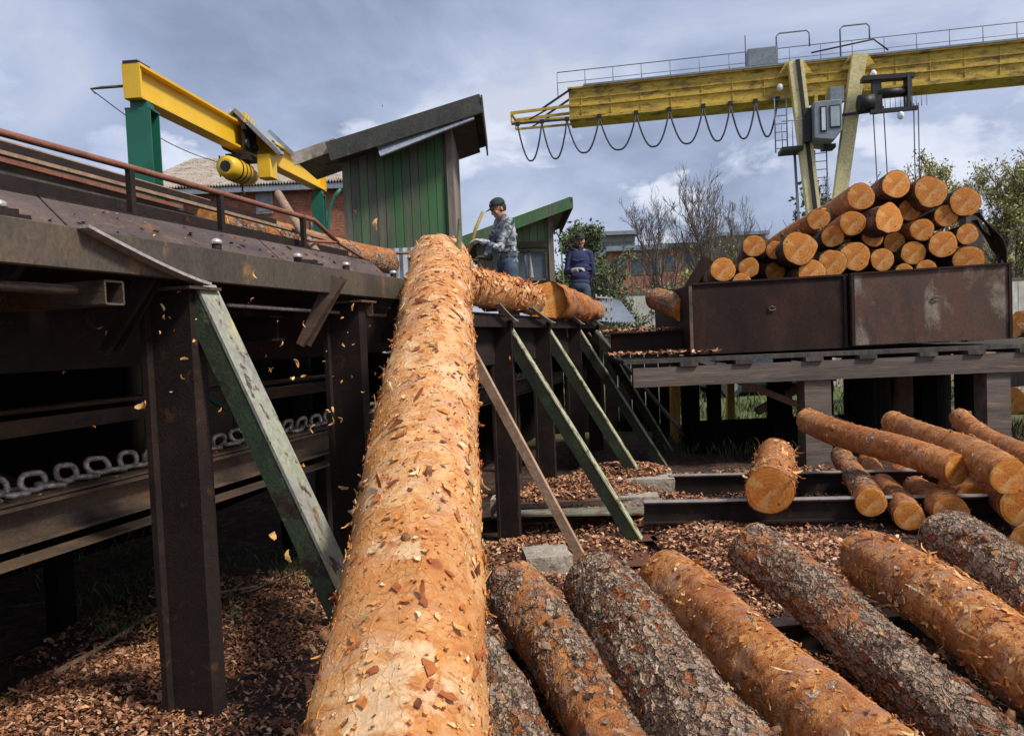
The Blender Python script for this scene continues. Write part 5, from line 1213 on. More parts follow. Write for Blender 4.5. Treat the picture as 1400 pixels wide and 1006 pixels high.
# far brick building and blocks
def facade(name, px0, px1, pyt, pyb, d, dep, mat, label, rows, cols, roof=None, wm='glass', zbase=0):
    a = lz(px0,pyt,d); c = lz(px1,pyt,d); t = thing(name, ((a.x+c.x)/2,d,0), label, 'building'); z = (a.z+c.z)/2
    b = MB(); b.box(((a.x+c.x)/2,d+dep/2,z/2), c.x-a.x, dep, z); b.build('wall', M[mat], t)
    b = MB(); b.box(((a.x+c.x)/2,d+dep/2-.2,z+.2), c.x-a.x+.8, dep+.8, .4); b.build('roof', M[roof or 'roof_dark'], t)
    for r in range(rows):
        for k in range(cols):
            x = a.x+(c.x-a.x)*(k+.5)/cols; zz = z-1.3-r*2.9
            b = MB(); b.box((x,d-.02,zz), 1.15,.1,1.4); w_ = b.build('window', M['greyblock'], t)
            b = MB(); b.box((x,d-.08,zz), 1.0,.03,1.25); b.build('pane', M[wm], w_)
    return t
M['beige'] = surf('beige_render', [(.3,(.42,.36,.26)),(.7,(.55,.48,.36))], .4, bscale=3, bump=.1)
M['greyblock'] = surf('grey_beige_block', [(.3,(.20,.18,.155)),(.7,(.29,.26,.22))], .4, bscale=3, bump=.1)
facade('brick_block', 835,905,343,430,62,12,'brick_far','dull red brick building with small windows, farthest left beyond the bins',3,3,'grey_metal')
facade('brick_block', 903,1100,336,430,68,12,'brick_far','wide red brick building behind the bare trees',3,8,'roof_dark')
facade('upper_block', 818,868,322,345,80,10,'greyblock','grey upper storey block above the left red brick building',1,3,'grey_metal')
facade('upper_block', 985,1046,322,340,90,12,'greyblock','grey-beige flat block rising behind the wide brick building',2,5,'grey_metal')
facade('beige_block', 1371,1480,306,430,60,14,'beige','beige three-storey building at the right edge with small windows',4,6,'roof_dark')
facade('grey_annex', 1290,1376,352,430,70,10,'greyblock','low grey building right behind the log stack',2,5,'roof_dark')
# yellow timber posts and parked cars under the platform
for px, y0_, w_, d, lab in ((922,535,.17,13.6,'fresh yellow timber post left under the platform'),(998,530,.15,15.0,'fresh yellow timber post standing before the parked cars under the platform')):
    p = W(px,560,d); b = MB(); b.bar((p.x,p.y,-.05),(p.x+.03,p.y,1.62), w_, w_*.9, (0,1,0)); tag(bevel(b.build('timber_post', M['wood_fresh']), .008), lab, 'post')
M['car_paint'] = surf('dark_blue_car_paint', [(.3,(.02,.03,.05)),(.7,(.03,.04,.06))], 2, rough=.25, metal=.3, bump=0)
M['car_white'] = surf('white_van_paint', [(.3,(.6,.58,.55)),(.7,(.7,.68,.65))], 2, rough=.35, bump=0)
M['red'] = surf('red_lamp', [(.3,(.5,.02,.01)),(.7,(.6,.03,.01))], 2, rough=.3, bump=0)
def car(x, y, yaw, paint, label, van=False, grp=None):
    t = thing('parked_van' if van else 'parked_car', (x,y,0), label, 'van' if van else 'car', grp); Rm = Matrix.Rotation(yaw,4,'Z')
    def w(p): return Vector((x,y,0))+ (Rm @ Vector(p))
    if van: prof = [(-2.3,.35),(-2.35,1.0),(-2.3,2.0),(1.0,2.05),(1.7,1.15),(2.3,1.0),(2.35,.4)]
    else: prof = [(-2.1,.35),(-2.15,.85),(-1.9,.95),(-1.4,1.4),(.3,1.45),(1.0,.98),(2.0,.82),(2.15,.6),(2.1,.32)]
    n = len(prof); b = MB(); vs = []
    for sy, k in ((-.82,1),(-.86,1),(.86,1),(.82,1)): 
        ins = .0 if abs(sy) > .84 else .03
        vs += [w((px_*(1-ins), sy*(1 if z < 1.0 or van else .82), z-(ins if z > .9 else 0))) for px_, z in prof]
    fs = [tuple(range(n)), tuple(range(4*n-1,3*n-1,-1))]
    for q in range(3): fs += [(q*n+i,(q+1)*n+i,(q+1)*n+(i+1)%n,q*n+(i+1)%n) for i in range(n)]
    b.add(vs, fs); b.build('body', M[paint], t)
    for sy in (-1,1):
        b = MB(); 
        if van: q = [(1.05,1.1),(1.55,1.12),(1.0,1.85),(.3,1.85),(.3,1.1)]; yy = .875
        else: q = [(-1.35,.98),(.75,.98),(.28,1.36),(-1.25,1.34)]; yy = .775
        b.add([w((a,sy*yy,c)) for a, c in q]+[w((a,sy*(yy+.01),c)) for a, c in q], [tuple(range(len(q))), tuple(range(2*len(q)-1,len(q)-1,-1))]+[(i,len(q)+i,len(q)+(i+1)%len(q),(i+1)%len(q)) for i in range(len(q))]); b.build('side_window', M['glass'], t)
        for sx in (-1.3,1.35):
            b = MB(); b.tube([w((sx,sy*.68,.33)), w((sx,sy*.88,.33))], .33, 16); wh = b.build('wheel', M['cable'], t)
            b = MB(); b.tube([w((sx,sy*.875,.33)), w((sx,sy*.895,.33))], .19, 12); b.build('rim', M['grey_metal'], wh)
        b = MB(); b.box(w((-2.13,sy*.62,.78)), .06,.2,.14, Rm.to_3x3()); b.build('tail_lamp', M['red'], t)
        b = MB(); b.box(w((2.13,sy*.6,.66)), .06,.25,.13, Rm.to_3x3()); b.build('headlight', M['lampw'], t)
p = W(1035,545,22); car(p.x+.4,p.y+1,R(8),'car_paint','dark parked car glimpsed under the platform right of the yellow post')
p = W(1020,530,29); car(p.x+.2,p.y,R(0),'car_white','white parked van glimpsed under the platform behind the dark car',True)
# distant log pile at right edge
G5 = 'logs lying beyond the right end of the platform'
for i, (px, py, d, r, dx, lab) in enumerate(((1392,437,17,.20,4,'uppermost log in the small pile beyond the right end of the bins'),(1388,452,16.6,.17,4,'lower log in the small pile beyond the right end of the bins'),(1386,548,15.5,.30,3,'thick grey-sided log lying on the grass at the right edge beyond the platform'))):
    p = W(px,py,d); 
    if i < 2: p = Vector((p.x,p.y,p.z))
    make_log(p, p+Vector((dx,.4,0)), r, r, 'bark_small' if i < 2 else 'bark_rough', lab, group=G5, nu=40, nv=30, seed=60+i)
b = MB(); p = W(1392,460,17); b.box((p.x+2,p.y+.2,(p.z-.2)/2), 4, 1.2, p.z-.3); tag(b.build('timber_rack', M['wood_post']), 'dark rack carrying the small log pile beyond the bins', 'rack')
b = MB()
for k in range(8): b.bar((8.5,19+.02*k,.35+k*.19),(16,19.5,.35+k*.19),.04,.13,rnd=random.random())
fb = b.build('board_fence', M['wood_tan']); tag(fb, 'pale horizontal board fence at the right edge beyond the platform', 'fence')

# ------------------------------------------------------------------ trees
def tree(name, label, base, h, spread, seed, leaf=None, nleaf=0, lsize=.1, levels=5, twig=.012, grp='trees beyond the yard', upr=.25, trunk_r=None, low=.25):
    rg = random.Random(seed); base = Vector(base); t = thing(name, base, label, 'tree', grp)
    b = MB(); br = MB(); tips = []; tr_ = trunk_r or h*.011
    def grow(p, d, L, r, lv):
        n = 4; pts = [p]; q = p.copy(); dd = d.copy()
        for i in range(n):
            dd = (dd + Vector((rg.gauss(0,.13),rg.gauss(0,.13),rg.gauss(.02,.08)+upr*.12))).normalized(); q = q+dd*(L/n); pts.append(q.copy())
        rs = [max(twig*.6, r*(1-.55*i/n)) for i in range(n+1)]
        (b if lv == 0 else br).tube(pts, rs, 6 if lv < 2 else 3, rnd=.5, caps=False)
        if lv >= levels-2: tips.extend(pts[1:])
        if lv < levels:
            k = rg.choice((3,4,4,5)) if lv else (20 if not leaf else 13)
            for j in range(k):
                u = (low+(1-low)*(j+.6*rg.random())/k) if lv == 0 else rg.uniform(.25,1)
                i = min(n-1,int(u*n)); st = pts[i].lerp(pts[i+1], u*n-i)
                az = rg.uniform(0,6.283); sp_ = rg.uniform(.5,1.0)*spread
                side = Vector((math.cos(az),math.sin(az),0)); side = (side-dd*side.dot(dd)).normalized()
                nd = (dd*(1-.35*spread)+side*sp_+Vector((0,0,upr))).normalized()
                Ln = L*rg.uniform(.40,.66) if lv else h*rg.uniform(.28,.46)*(1.15-u*.75)
                grow(st, nd, Ln, max(twig, rs[i]*.55), lv+1)
    grow(base, Vector((0,0,1)), h*.82, tr_, 0)
    b.build('trunk', M['tree_bark'], t)
    if br.v: br.build('branches', M['tree_bark'], t)
    if leaf:
        lf = MB()
        for k in range(nleaf):
            p = rg.choice(tips)+Vector((rg.gauss(0,lsize*1.6),rg.gauss(0,lsize*1.6),rg.gauss(0,lsize*1.3)))
            q = Quaternion((rg.gauss(0,1),rg.gauss(0,1),rg.gauss(0,1),rg.gauss(0,1))).normalized(); s_ = lsize*rg.uniform(.6,1.3)
            lf.add([p+q@Vector((-s_,0,0)),p+q@Vector((0,-s_*.5,0)),p+q@Vector((s_,0,.1*s_)),p+q@Vector((0,s_*.5,0))],[(0,1,2,3)],min(1,max(0,rg.gauss(.5,.25))))
        lf.build('crown', M[leaf], t)
    return t
def tp(px, d): p = W(px,440,d); return (p.x,p.y,0)
def th_(px, py, d): return lz(px,py,d).z
tree('bare_tree','dark leafless tree with a dense pointed crown, centre of the bare trees', tp(985,42), th_(980,238,42), .75, 11, twig=.013, levels=4, upr=.45, low=.12, grp='bare trees beyond the yard')
tree('bare_tree','grey leafless tree with a broad thin crown, left of the dark pointed one', tp(930,44), th_(920,258,44), .85, 12, twig=.012, levels=4, upr=.4, low=.12, grp='bare trees beyond the yard')
tree('bare_tree','thin leafless tree right of the dark pointed one', tp(1043,46), th_(1040,266,46), .7, 13, twig=.012, levels=4, upr=.4, low=.12, grp='bare trees beyond the yard')
tree('bare_tree','short leafless tree seen between the crane legs and the log stack', tp(1130,40), th_(1130,262,40), .7, 14, twig=.012, levels=4, upr=.4, low=.12, grp='bare trees beyond the yard')
tree('pine_tree','bushy dark green tree directly right of the low shed', tp(796,19), th_(790,292,19), .85, 21,'leaf_dark',9500,.055, levels=4, twig=.015, low=.08)
tree('pine_tree','lower dark green tree leaning right beside the bushy one', tp(826,21), th_(826,352,21), .8, 22,'leaf_dark',2000,.06, levels=3, twig=.015, low=.05)
tree('young_pine','small dark evergreen with sparse clumps left of the crane leg', tp(1070,38), th_(1070,264,38), .45, 23,'leaf_dark',700,.16, levels=3, twig=.03, grp='small trees beyond the yard')
tree('birch_tree','spring birch with thin yellow-green leaves, left one above the log stack', tp(1268,38), th_(1265,212,38), .6, 31,'leaf_birch',5200,.085, levels=4, twig=.018, grp='birches above the log stack')
tree('birch_tree','spring birch with thin yellow-green leaves, right one above the timber stanchion', tp(1336,38), th_(1336,214,38), .5, 32,'leaf_birch',5000,.085, levels=4, twig=.018, grp='birches above the log stack')
tree('birch_tree','spring birch cut off by the right edge of the view', tp(1400,40), th_(1390,248,40), .6, 33,'leaf_birch',4200,.085, levels=4, twig=.018, grp='birches above the log stack')
for i, (px, py, d, lf, lab) in enumerate(((1010,325,52,'leaf_spring','yellow-green bush before the wide brick building, below the dark leafless tree'),(1062,322,50,'leaf_spring','yellow-green bush right in front of the brick building below the small evergreen'),(955,362,54,'leaf_spring','low brownish-green bush under the grey leafless tree'),
   (1110,335,48,'leaf_spring','yellow-green bush behind the crane leg'),(775,372,20,'leaf_spring','low bright green bush at the feet of the dark green tree'),(838,390,24,'leaf_spring','low green bush above the light-blue metal roof'),(900,398,40,'leaf_dark','dark hedge-like bush above the pale panel fence'),(890,384,48,'leaf_spring','tall green bush against the left red brick building'))):
    tree('bush', lab, tp(px,d), th_(px,py,d), .9, 50+i, lf, 1100, .0035*d+.0, levels=3, twig=.02, grp='bushes beyond the yard', low=.03, upr=.4)
# roadside cluster of twiggy shrubs right
tree('bush','pale twiggy bush between the log stack and the beige building', tp(1358,44), th_(1358,330,44), .8, 71,'leaf_spring',1500,.12, levels=3, grp='bushes beyond the yard', low=.05)

# grass tufts (stuff)
b = MB(); rg = np.random.default_rng(5)
def blades(n, x0, x1, y0, y1, hmin, hmax, mask=None):
    for k in range(n):
        x, y = rg.uniform(x0,x1), rg.uniform(y0,y1)
        if noise.noise(Vector((x*.9,y*.9,2))) < -.05: continue
        z = terr(x,y); h_ = rg.uniform(hmin,hmax); a = rg.uniform(0,6.28); lx, ly = math.cos(a)*h_*.5, math.sin(a)*h_*.5; w_ = h_*.07+.003*y*.3
        b.add([(x-ly*w_/h_,y+lx*w_/h_,z),(x+ly*w_/h_,y-lx*w_/h_,z),(x+lx*.5,y+ly*.5,z+h_*.7),(x+lx,y+ly,z+h_)],[(0,1,2),(0,2,3)],min(1,max(0,rg.normal(.5,.25))))
blades(6000, 2.5, 9.5, 11.5, 19, .08, .26); blades(2600, -5, -1.8, 4.9, 9, .04, .13); blades(5000, 0, 22, 18, 40, .2, .45)
tag(b.build('grass', M['grass']), kind='stuff')

# ------------------------------------------------------------------ people
def ell(mb, c, rx, ry, rz, q=None, n=12):
    vs = []; c = Vector(c)
    for i in range(n+1):
        ph = math.pi*i/n
        for j in range(2*n):
            th = math.pi*j/n; p = Vector((rx*math.sin(ph)*math.cos(th), ry*math.sin(ph)*math.sin(th), rz*math.cos(ph)))
            vs.append(c+(q@p if q else p))
    m2 = 2*n
    mb.add(vs, [(i*m2+j,(i+1)*m2+j,(i+1)*m2+(j+1)%m2,i*m2+(j+1)%m2) for i in range(n) for j in range(m2)], .5, True)
def cap(mb, a, c, r0, r1): 
    a, c = Vector(a), Vector(c); n = 4
    mb.tube([a.lerp(c,k/n) for k in range(n+1)], [r0+(r1-r0)*k/n for k in range(n+1)], 14, .5)
    ell(mb, a, r0, r0, r0, n=7); ell(mb, c, r1, r1, r1, n=7)
def voxel(mb, name, mat, parent, vox=.009, sm=4):
    o = mb.build('tmp', mat, parent); md = o.modifiers.new('r','REMESH'); md.mode = 'VOXEL'; md.voxel_size = vox; md.use_smooth_shade = True
    if sm: s2 = o.modifiers.new('s','SMOOTH'); s2.factor = .5; s2.iterations = sm
    dg = bpy.context.evaluated_depsgraph_get(); me = bpy.data.meshes.new_from_object(o.evaluated_get(dg)); me.name = name
    for p in me.polygons: p.use_smooth = True
    n = bpy.data.objects.new(name, me); col.objects.link(n); n.parent = parent; n['_org'] = o['_org']
    me.materials.clear(); me.materials.append(mat); bpy.data.objects.remove(o); return n
M['skin'] = surf('weathered_skin', [(.3,(.42,.20,.13)),(.7,(.55,.28,.19))], 12, rough=.6, bump=0, fine=.1)
t = NT('camouflage_cloth'); v = t.coord()
c1 = t.ramp(t.noise(v, 13, 3, .6, 1), [(.40,(.03,.04,.055)),(.44,(.16,.19,.22)),(.53,(.16,.19,.22)),(.56,(.42,.46,.50))], 'CONSTANT')
t.base(c1, .85); M['camo'] = t.m
M['jeans'] = surf('blue_grey_denim', [(.3,(.03,.05,.085)),(.7,(.06,.09,.14))], 12, rough=.9, bscale=60, bump=.3)
M['navy'] = surf('navy_sweater', [(.3,(.022,.03,.085)),(.7,(.04,.05,.13))], 8, rough=.95, bscale=70, bump=.4)
M['cap_dark'] = surf('dark_green_cap', [(.3,(.015,.025,.022)),(.7,(.03,.045,.04))], 10, rough=.85)
M['glove_grey'] = surf('grey_work_glove', [(.3,(.30,.31,.33)),(.7,(.48,.49,.50))], 16, rough=.9)
M['glove_dark'] = surf('dark_work_glove', [(.3,(.03,.035,.03)),(.7,(.10,.09,.05))], 16, rough=.9)
M['boots'] = surf('black_boots', [(.3,(.015,.013,.012)),(.7,(.03,.027,.024))], 10, rough=.6)
M['hair'] = surf('dark_hair', [(.3,(.015,.01,.008)),(.7,(.03,.02,.015))], 30, rough=.8)
M['gold'] = surf('yellow_emblem', [(.3,(.55,.38,.04)),(.7,(.65,.45,.06))], 10, bump=0)
def hand(mb, wrist, dirn, palm_n, s=1.0, curl=.9):
    w = Vector(wrist); d = Vector(dirn).normalized(); n = Vector(palm_n); n = (n-d*n.dot(d)).normalized(); sd = d.cross(n)
    q = Matrix((d, sd, n)).transposed()
    ell(mb, w+d*.048*s, .05*s, .042*s, .020*s, q, 9)
    for k, (off, L) in enumerate(((-.031,.068),(-.010,.078),(.011,.074),(.031,.058))):
        p = w+d*.085*s+sd*off*s; dd = d; pts = [p-d*.02*s, p]
        for j in range(3):
            dd = (dd*math.cos(curl*.55)+n*math.sin(curl*.55)).normalized(); n2 = n
            p = p+dd*(L/3*s); pts.append(p)
        mb.tube(pts, [.0095*s,.0098*s,.0092*s,.0085*s,.0065*s], 8, .5)
        ell(mb, pts[-1], .0066*s,.0066*s,.0066*s, n=5)
    p = w+d*.03*s-sd*.036*s; dd = (d*.6-sd*.75+n*.35).normalized(); pts = [w+d*.02*s-sd*.02*s, p, p+dd*.032*s, p+(dd+n*.5+d*.2).normalized()*.058*s]
    mb.tube(pts, [.014*s,.013*s,.011*s,.008*s], 8, .5)
def head(root, c, face, up, capcol, moustache, emblem=False):
    """c: skull centre, face: looking direction; returns the pieces to be unioned in the body"""
    f = Vector(face).normalized(); u = Vector(up); u = (u-f*u.dot(f)).normalized(); s_ = f.cross(u)   # s_: the person's right
    q = Matrix((f, s_, u)).transposed(); c = Vector(c); return f, s_, u, q
def make_person(label, base, hc, face, tor, arms, legs, shirt, glovem, moust, emblem, cloth_extra=0):
    root = thing('person', base, label, 'person'); f, s_, u, q = head(root, hc, face, (0,0,1), None, moust)
    hc = Vector(hc); H = lambda a, b_, c: hc+f*a+s_*b_+u*c
    body = MB()
    ell(body, H(-.008,0,.015), .096,.076,.105, q); ell(body, H(.022,0,-.055), .072,.060,.078, q); ell(body, H(.055,0,-.098), .030,.034,.026, q)
    ell(body, H(.096,0,-.035), .020,.013,.018, q, 8); body.tube([H(.088,0,.008), H(.100,0,-.015), H(.112,0,-.038)], [.009,.011,.013], 8)
    for sg in (-1,1):
        ell(body, H(-.005,sg*.077,-.022), .018,.008,.030, q, 8); ell(body, H(.082,sg*.032,.012), .014,.020,.008, q, 8); ell(body, H(.068,sg*.042,-.035), .022,.02,.02, q, 8)
        ell(body, H(.077,sg*.030,-.006), .013,.014,.010, q, 8)
    body.tube([H(.083,-.022,-.075), H(.092,0,-.073), H(.083,.022,-.075)], [.005,.008,.005], 8); body.tube([H(.082,-.02,-.086), H(.090,0,-.087), H(.082,.02,-.086)], [.005,.008,.005], 8)
    nk, sh, ab, hp = [Vector(x) for x in tor]       # neck base, chest centre, waist, hips
    cap(body, H(-.02,0,-.06), nk, .056, .062)
    right = (arms[0][0]-arms[1][0]); right = Vector(right).normalized(); fw = right.cross(Vector((0,0,1))).normalized()
    tq = Matrix((right, fw, right.cross(fw))).transposed()
    def torso(mb, g):
        ell(mb, sh, .165+g,.105+g,.17+g, tq); ell(mb, (sh+ab)/2, .15+g,.10+g,.17+g, tq); ell(mb, ab, .145+g,.10+g,.13+g, tq); ell(mb, hp, .155+g,.11+g,.12+g, tq)
        for a in arms: cap(mb, nk-Vector((0,0,.03)), a[0], .06+g, .056+g)
    torso(body, 0)
    for a in arms:
        cap(body, a[0], a[1], .052, .042); cap(body, a[1], a[2], .042, .028); hand(body, a[2], a[3], a[4])
    for l in legs:
        cap(body, l[0], l[1], .085, .056); cap(body, l[1], l[2], .054, .04); cap(body, Vector(l[2]), Vector(l[2])+Vector(l[3])*.16+Vector((0,0,-.04)), .042, .032)
    b = voxel(body, 'body', M['skin'], root, .0068, 2)
    S = MB(); torso_top = None
    ell(S, sh, .182,.122,.185, tq); ell(S, (sh+ab)/2, .168,.118,.18, tq); ell(S, ab, .168,.122,.13, tq); ell(S, ab-Vector((0,0,.10)), .17,.125,.07, tq)
    for a in arms: cap(S, nk-Vector((0,0,.045)), a[0], .062, .064); cap(S, a[0], a[1], .062, .053); cap(S, a[1], Vector(a[2])-(Vector(a[2])-Vector(a[1])).normalized()*.02, .053, .042)
    cap(S, nk-Vector((0,0,.02)), nk+Vector((0,0,.025)), .070, .068)
    # folds
    rg = random.Random(3)
    for k in range(14):
        a = arms[k%2]; p = Vector(a[0]).lerp(Vector(a[1]), rg.random()); ell(S, p+Vector((rg.uniform(-.03,.03),rg.uniform(-.03,.03),rg.uniform(-.02,.02))), .045,.045,.014)
    for k in range(16):
        z = rg.random(); p = sh.lerp(ab, z); th = rg.uniform(0,6.28); ell(S, p+tq@Vector((math.cos(th)*.13,math.sin(th)*.09,0)), .06,.05,.014, Matrix.Rotation(rg.uniform(-.4,.4),3,'Y'))
    voxel(S, 'shirt' if shirt == 'camo' else 'sweater', M[shirt], root, .0085, 3)
    T = MB(); ell(T, hp, .172,.128,.125, tq)
    for l in legs: cap(T, l[0], l[1], .100, .075); cap(T, l[1], Vector(l[2])+Vector((0,0,.03)), .074, .066)
    voxel(T, 'trousers', M['jeans'], root, .009, 3)
    for l in legs:
        B_ = MB(); a = Vector(l[2]); d = Vector(l[3]); cap(B_, a+Vector((0,0,.10)), a-Vector((0,0,.03)), .062, .055); cap(B_, a+Vector((0,0,-.045))-d*.03, a+d*.17+Vector((0,0,-.055)), .045, .04); voxel(B_, 'boot', M['boots'], root, .009, 2)
    for a, gm in zip(arms, glovem):
        g = MB(); hand(g, a[2], a[3], a[4], 1.14); cap(g, Vector(a[2])-Vector(a[3]).normalized()*.05, Vector(a[2])+Vector(a[3]).normalized()*.02, .043, .036); voxel(g, 'glove', M[gm], root, .0045, 1)
    hm = MB(); ell(hm, H(-.020,0,.004), .093,.080,.092, q)
    h_ = voxel(hm, 'hair', M['hair'], root, .008, 1)
    cm = MB(); 
    # cap crown: half ellipsoid plus brim
    n = 12; vs = []
    for i in range(n+1):
        ph = (math.pi/2)*i/n
        for j in range(24):
            th = 2*math.pi*j/24; vs.append(hc+f*(-.008)+u*.036+q@Vector((.108*math.sin(ph)*math.cos(th), .092*math.sin(ph)*math.sin(th), .098*math.cos(ph)**.8 if ph < 1.57 else 0)))
    cm.add(vs, [(i*24+j,(i+1)*24+j,(i+1)*24+(j+1)%24,i*24+(j+1)%24) for i in range(n) for j in range(24)]+[tuple(n*24+j for j in range(23,-1,-1))], .5, True)
    vs = []; m_ = 12
    for k in range(m_+1):
        a = -1.15+2.3*k/m_; e = math.cos(a*.9)
        vs += [H(-.008+.104*math.cos(a), .088*math.sin(a), .042), H(.088+.085*e, .094*math.sin(a*.78), .022+.004*e), H(-.008+.104*math.cos(a), .088*math.sin(a), .036), H(.088+.085*e, .094*math.sin(a*.78), .016+.004*e)]
    cm.add(vs, [(k*4,k*4+1,k*4+5,k*4+4) for k in range(m_)]+[(k*4+2,k*4+6,k*4+7,k*4+3) for k in range(m_)]+[(k*4+1,k*4+3,k*4+7,k*4+5) for k in range(m_)], .5, True)
    co = cm.build('cap', M['cap_dark'], root)
    if emblem: e = MB(); ell(e, H(.086,0,.082), .008,.022,.014, q, 8); e.build('cap_emblem', M['gold'], co)
    for sg in (-1,1):
        e = MB(); ell(e, H(.083,sg*.030,-.004), .008,.012,.005, q, 8); e.build('eye', M['hair'], root)
        e = MB(); e.tube([H(.090,sg*.018,.012), H(.089,sg*.032,.018), H(.080,sg*.046,.012)], .004, 6); e.build('eyebrow', M['hair'], root)
    if moust: e = MB(); e.tube([H(.080,-.034,-.072), H(.096,-.014,-.060), H(.099,0,-.058), H(.096,.014,-.060), H(.080,.034,-.072)], [.005,.009,.009,.009,.005], 8); e.build('moustache', M['hair'], root)
    return root
D1 = 9.15; ZD = 1.95
def w1(px, py, dy=0): return W(px,py,D1+dy)
hipz = w1(694,366).z
arms1 = [ (w1(697,305,-.14), w1(682,341,-.22), w1(661,331,-.24), (-.9,-.15,.28), (0,.15,-1)),     # near arm (his left side toward the camera)
          (w1(682,304,.16), w1(672,336,.18), w1(664,352,.02), (-.95,-.2,.05), (0,.1,-1)) ]
gx = w1(694,366).x
make_person('person in camouflage shirt, jeans and dark cap handling a wooden pike behind the peeled log', (gx,D1,ZD), w1(681,285), (-.80,-.42,-.40), (w1(689,301,0.01), w1(691,320,.01), w1(694,346,0), w1(694,361,0)), arms1,
  [(w1(698,368,-.09), w1(700,416,-.10), (gx+.10,D1-.10,ZD+.10), (-.8,-.4,0)), (w1(690,368,.09), w1(688,416,.10), (gx-.06,D1+.13,ZD+.10), (-.8,-.4,0))], 'camo', ('glove_grey','glove_dark'), False, True)
b = MB(); b.tube([w1(660,290,-.20), w1(650,314,-.24), w1(645,334,-.23), w1(636,352,-.1), w1(612,395,.1)], [.020,.022,.022,.022,.02], 10)
M['pike'] = surf('yellowish_pole', [(.3,(.26,.19,.05)),(.7,(.42,.31,.09))], 8); tag(b.build('pike_pole', M['pike']), 'yellowish wooden pike held by the worker in camouflage', 'pole')
D2 = 12.6
def w2(px, py, dy=0): return W(px,py,D2+dy)
gx2 = w2(791,400).x
arms2 = [ (w2(779,346,0), w2(775,372,-.02), w2(787,369,-.20), (.75,-.45,.15), (0,.3,-1)),
          (w2(806,347,0), w2(810,371,.05), w2(803,386,.10), (-.5,.2,-.8), (-.3,.9,0)) ]
make_person('person in navy sweater, jeans and dark cap with moustache, one gloved hand at the belly', (gx2,D2,1.95), w2(793,329), (-.12,-.98,-.06), (w2(793,341), w2(792,356), w2(793,378), w2(793,392)), arms2,
  [(w2(786,396), w2(785,438), (gx2-.11,D2,2.06), (-.2,-1,0)), (w2(800,396), w2(801,438), (gx2+.11,D2,2.06), (.2,-1,0))], 'navy', ('glove_grey','glove_dark'), True, False)

# ------------------------------------------------------------------ sky and sun
SUN_EL = R(48); SUN_AZ = R(58)   # sun to the right and behind the camera
sd = Vector((math.sin(SUN_AZ)*math.cos(SUN_EL), -math.cos(SUN_AZ)*math.cos(SUN_EL), math.sin(SUN_EL)))
wd = bpy.data.worlds.new("World"); sc.world = wd; wd.use_nodes = True; nt = wd.node_tree; bg = nt.nodes['Background']
def wn(typ, **kw):
    nd = nt.nodes.new('ShaderNode'+typ)
    for k, v in kw.items():
        if k.startswith('_'): setattr(nd, k[1:], v)
        else: nd.inputs[k].default_value = v
    return nd
sky = wn('TexSky', _sky_type='NISHITA', _sun_disc=False, _sun_elevation=SUN_EL, _sun_rotation=math.atan2(sd.x, sd.y), _air_density=1.2, _dust_density=1.5)
tc = wn('TexCoord'); sx = wn('SeparateXYZ'); nt.links.new(tc.outputs['Generated'], sx.inputs[0])
def wm(op, a, b_=0.0, clamp=False):
    nd = wn('Math', _operation=op, _use_clamp=clamp)
    for i, x in enumerate((a, b_)):
        if hasattr(x, 'links'): nt.links.new(x, nd.inputs[i])
        else: nd.inputs[i].default_value = x
    return nd.outputs[0]
zz = wm('ADD', wm('MAXIMUM', sx.outputs[2], 0.0), .34)
cb = wn('CombineXYZ'); nt.links.new(wm('DIVIDE', sx.outputs[0], zz), cb.inputs[0]); nt.links.new(wm('DIVIDE', sx.outputs[1], zz), cb.inputs[1])
def wnoise(vec, s, d, r=.55, dist=0.0, off=(0,0,0), scl=(1,1,1)):
    mp = wn('Mapping'); mp.inputs['Location'].default_value = off; mp.inputs['Scale'].default_value = scl; nt.links.new(vec, mp.inputs['Vector'])
    nd = wn('TexNoise', Scale=s, Detail=d, Roughness=r, Distortion=dist); nt.links.new(mp.outputs[0], nd.inputs['Vector']); return nd.outputs['Fac']
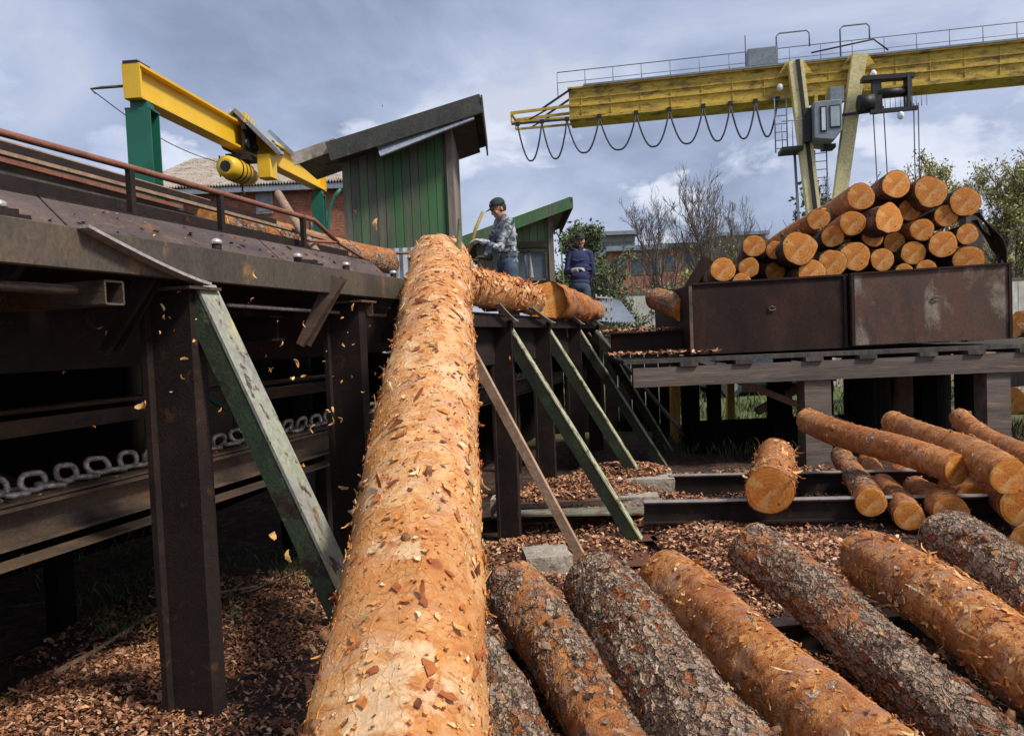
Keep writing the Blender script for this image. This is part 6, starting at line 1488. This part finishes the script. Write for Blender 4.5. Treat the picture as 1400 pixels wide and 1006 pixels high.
def wramp(f, st):
    nd = wn('ValToRGB'); cr_ = nd.color_ramp
    while len(cr_.elements) < len(st): cr_.elements.new(.5)
    for e, (p, c) in zip(cr_.elements, st): e.position = p; e.color = (*c,1) if hasattr(c,'__len__') else (c,c,c,1)
    nt.links.new(f, nd.inputs[0]); return nd.outputs[0]
def wmix(f, a, b_):
    nd = wn('Mix', _data_type='RGBA')
    for x, i in ((f,0),(a,6),(b_,7)):
        if hasattr(x,'links'): nt.links.new(x, nd.inputs[i])
        else: nd.inputs[i].default_value = x if i == 0 else (*x,1)
    return nd.outputs[2]
K = 1.0
cloud = wramp(wnoise(cb.outputs[0], 1.5, 9, .56, .35, (3.1,.4,0)), [(.34,(1.95,2.3,3.35)),(.45,(2.7,3.15,4.45)),(.54,(3.5,3.95,5.25)),(.64,(4.7,4.95,5.8))])
# cumulus heads low over the horizon: rounder noise on the direction itself
puff = wnoise(tc.outputs['Generated'], 4.2, 9, .58, .25, (1.7,.3,.9), (1,1,2.1))
band = wm('MULTIPLY', wramp(sx.outputs[2], [(.02,0),(.10,1),(.26,1),(.36,.0)]), wramp(puff, [(.49,0),(.545,1)]))
shade = wramp(wnoise(tc.outputs['Generated'], 7, 8, .6, 0, (0,0,.12), (1,1,1.6)), [(.35,(3.6,4.1,5.6)),(.6,(6.2,6.4,7.2))])
cc = wmix(wm('MULTIPLY', band, .85), cloud, shade)
hz = wramp(sx.outputs[2], [(0.0,1),(.10,0)])
cc = wmix(wm('MULTIPLY', hz, .6), cc, (4.1,4.6,5.8))
blue = wmix(.86, sky.outputs[0], cc)
nt.links.new(blue, bg.inputs['Color']); bg.inputs['Strength'].default_value = .118
sl = bpy.data.lights.new('sun', 'SUN'); sl.energy = 3.3; sl.angle = R(11); sl.color = (1,.93,.82); so = bpy.data.objects.new('sun', sl); col.objects.link(so)
so.rotation_euler = sd.to_track_quat('Z','Y').to_euler()
sc.view_settings.view_transform = 'Standard'; sc.view_settings.look = 'None'; sc.view_settings.exposure = .29; sc.view_settings.gamma = 1
for o in list(bpy.data.objects):
    if '_org' in o: del o['_org']
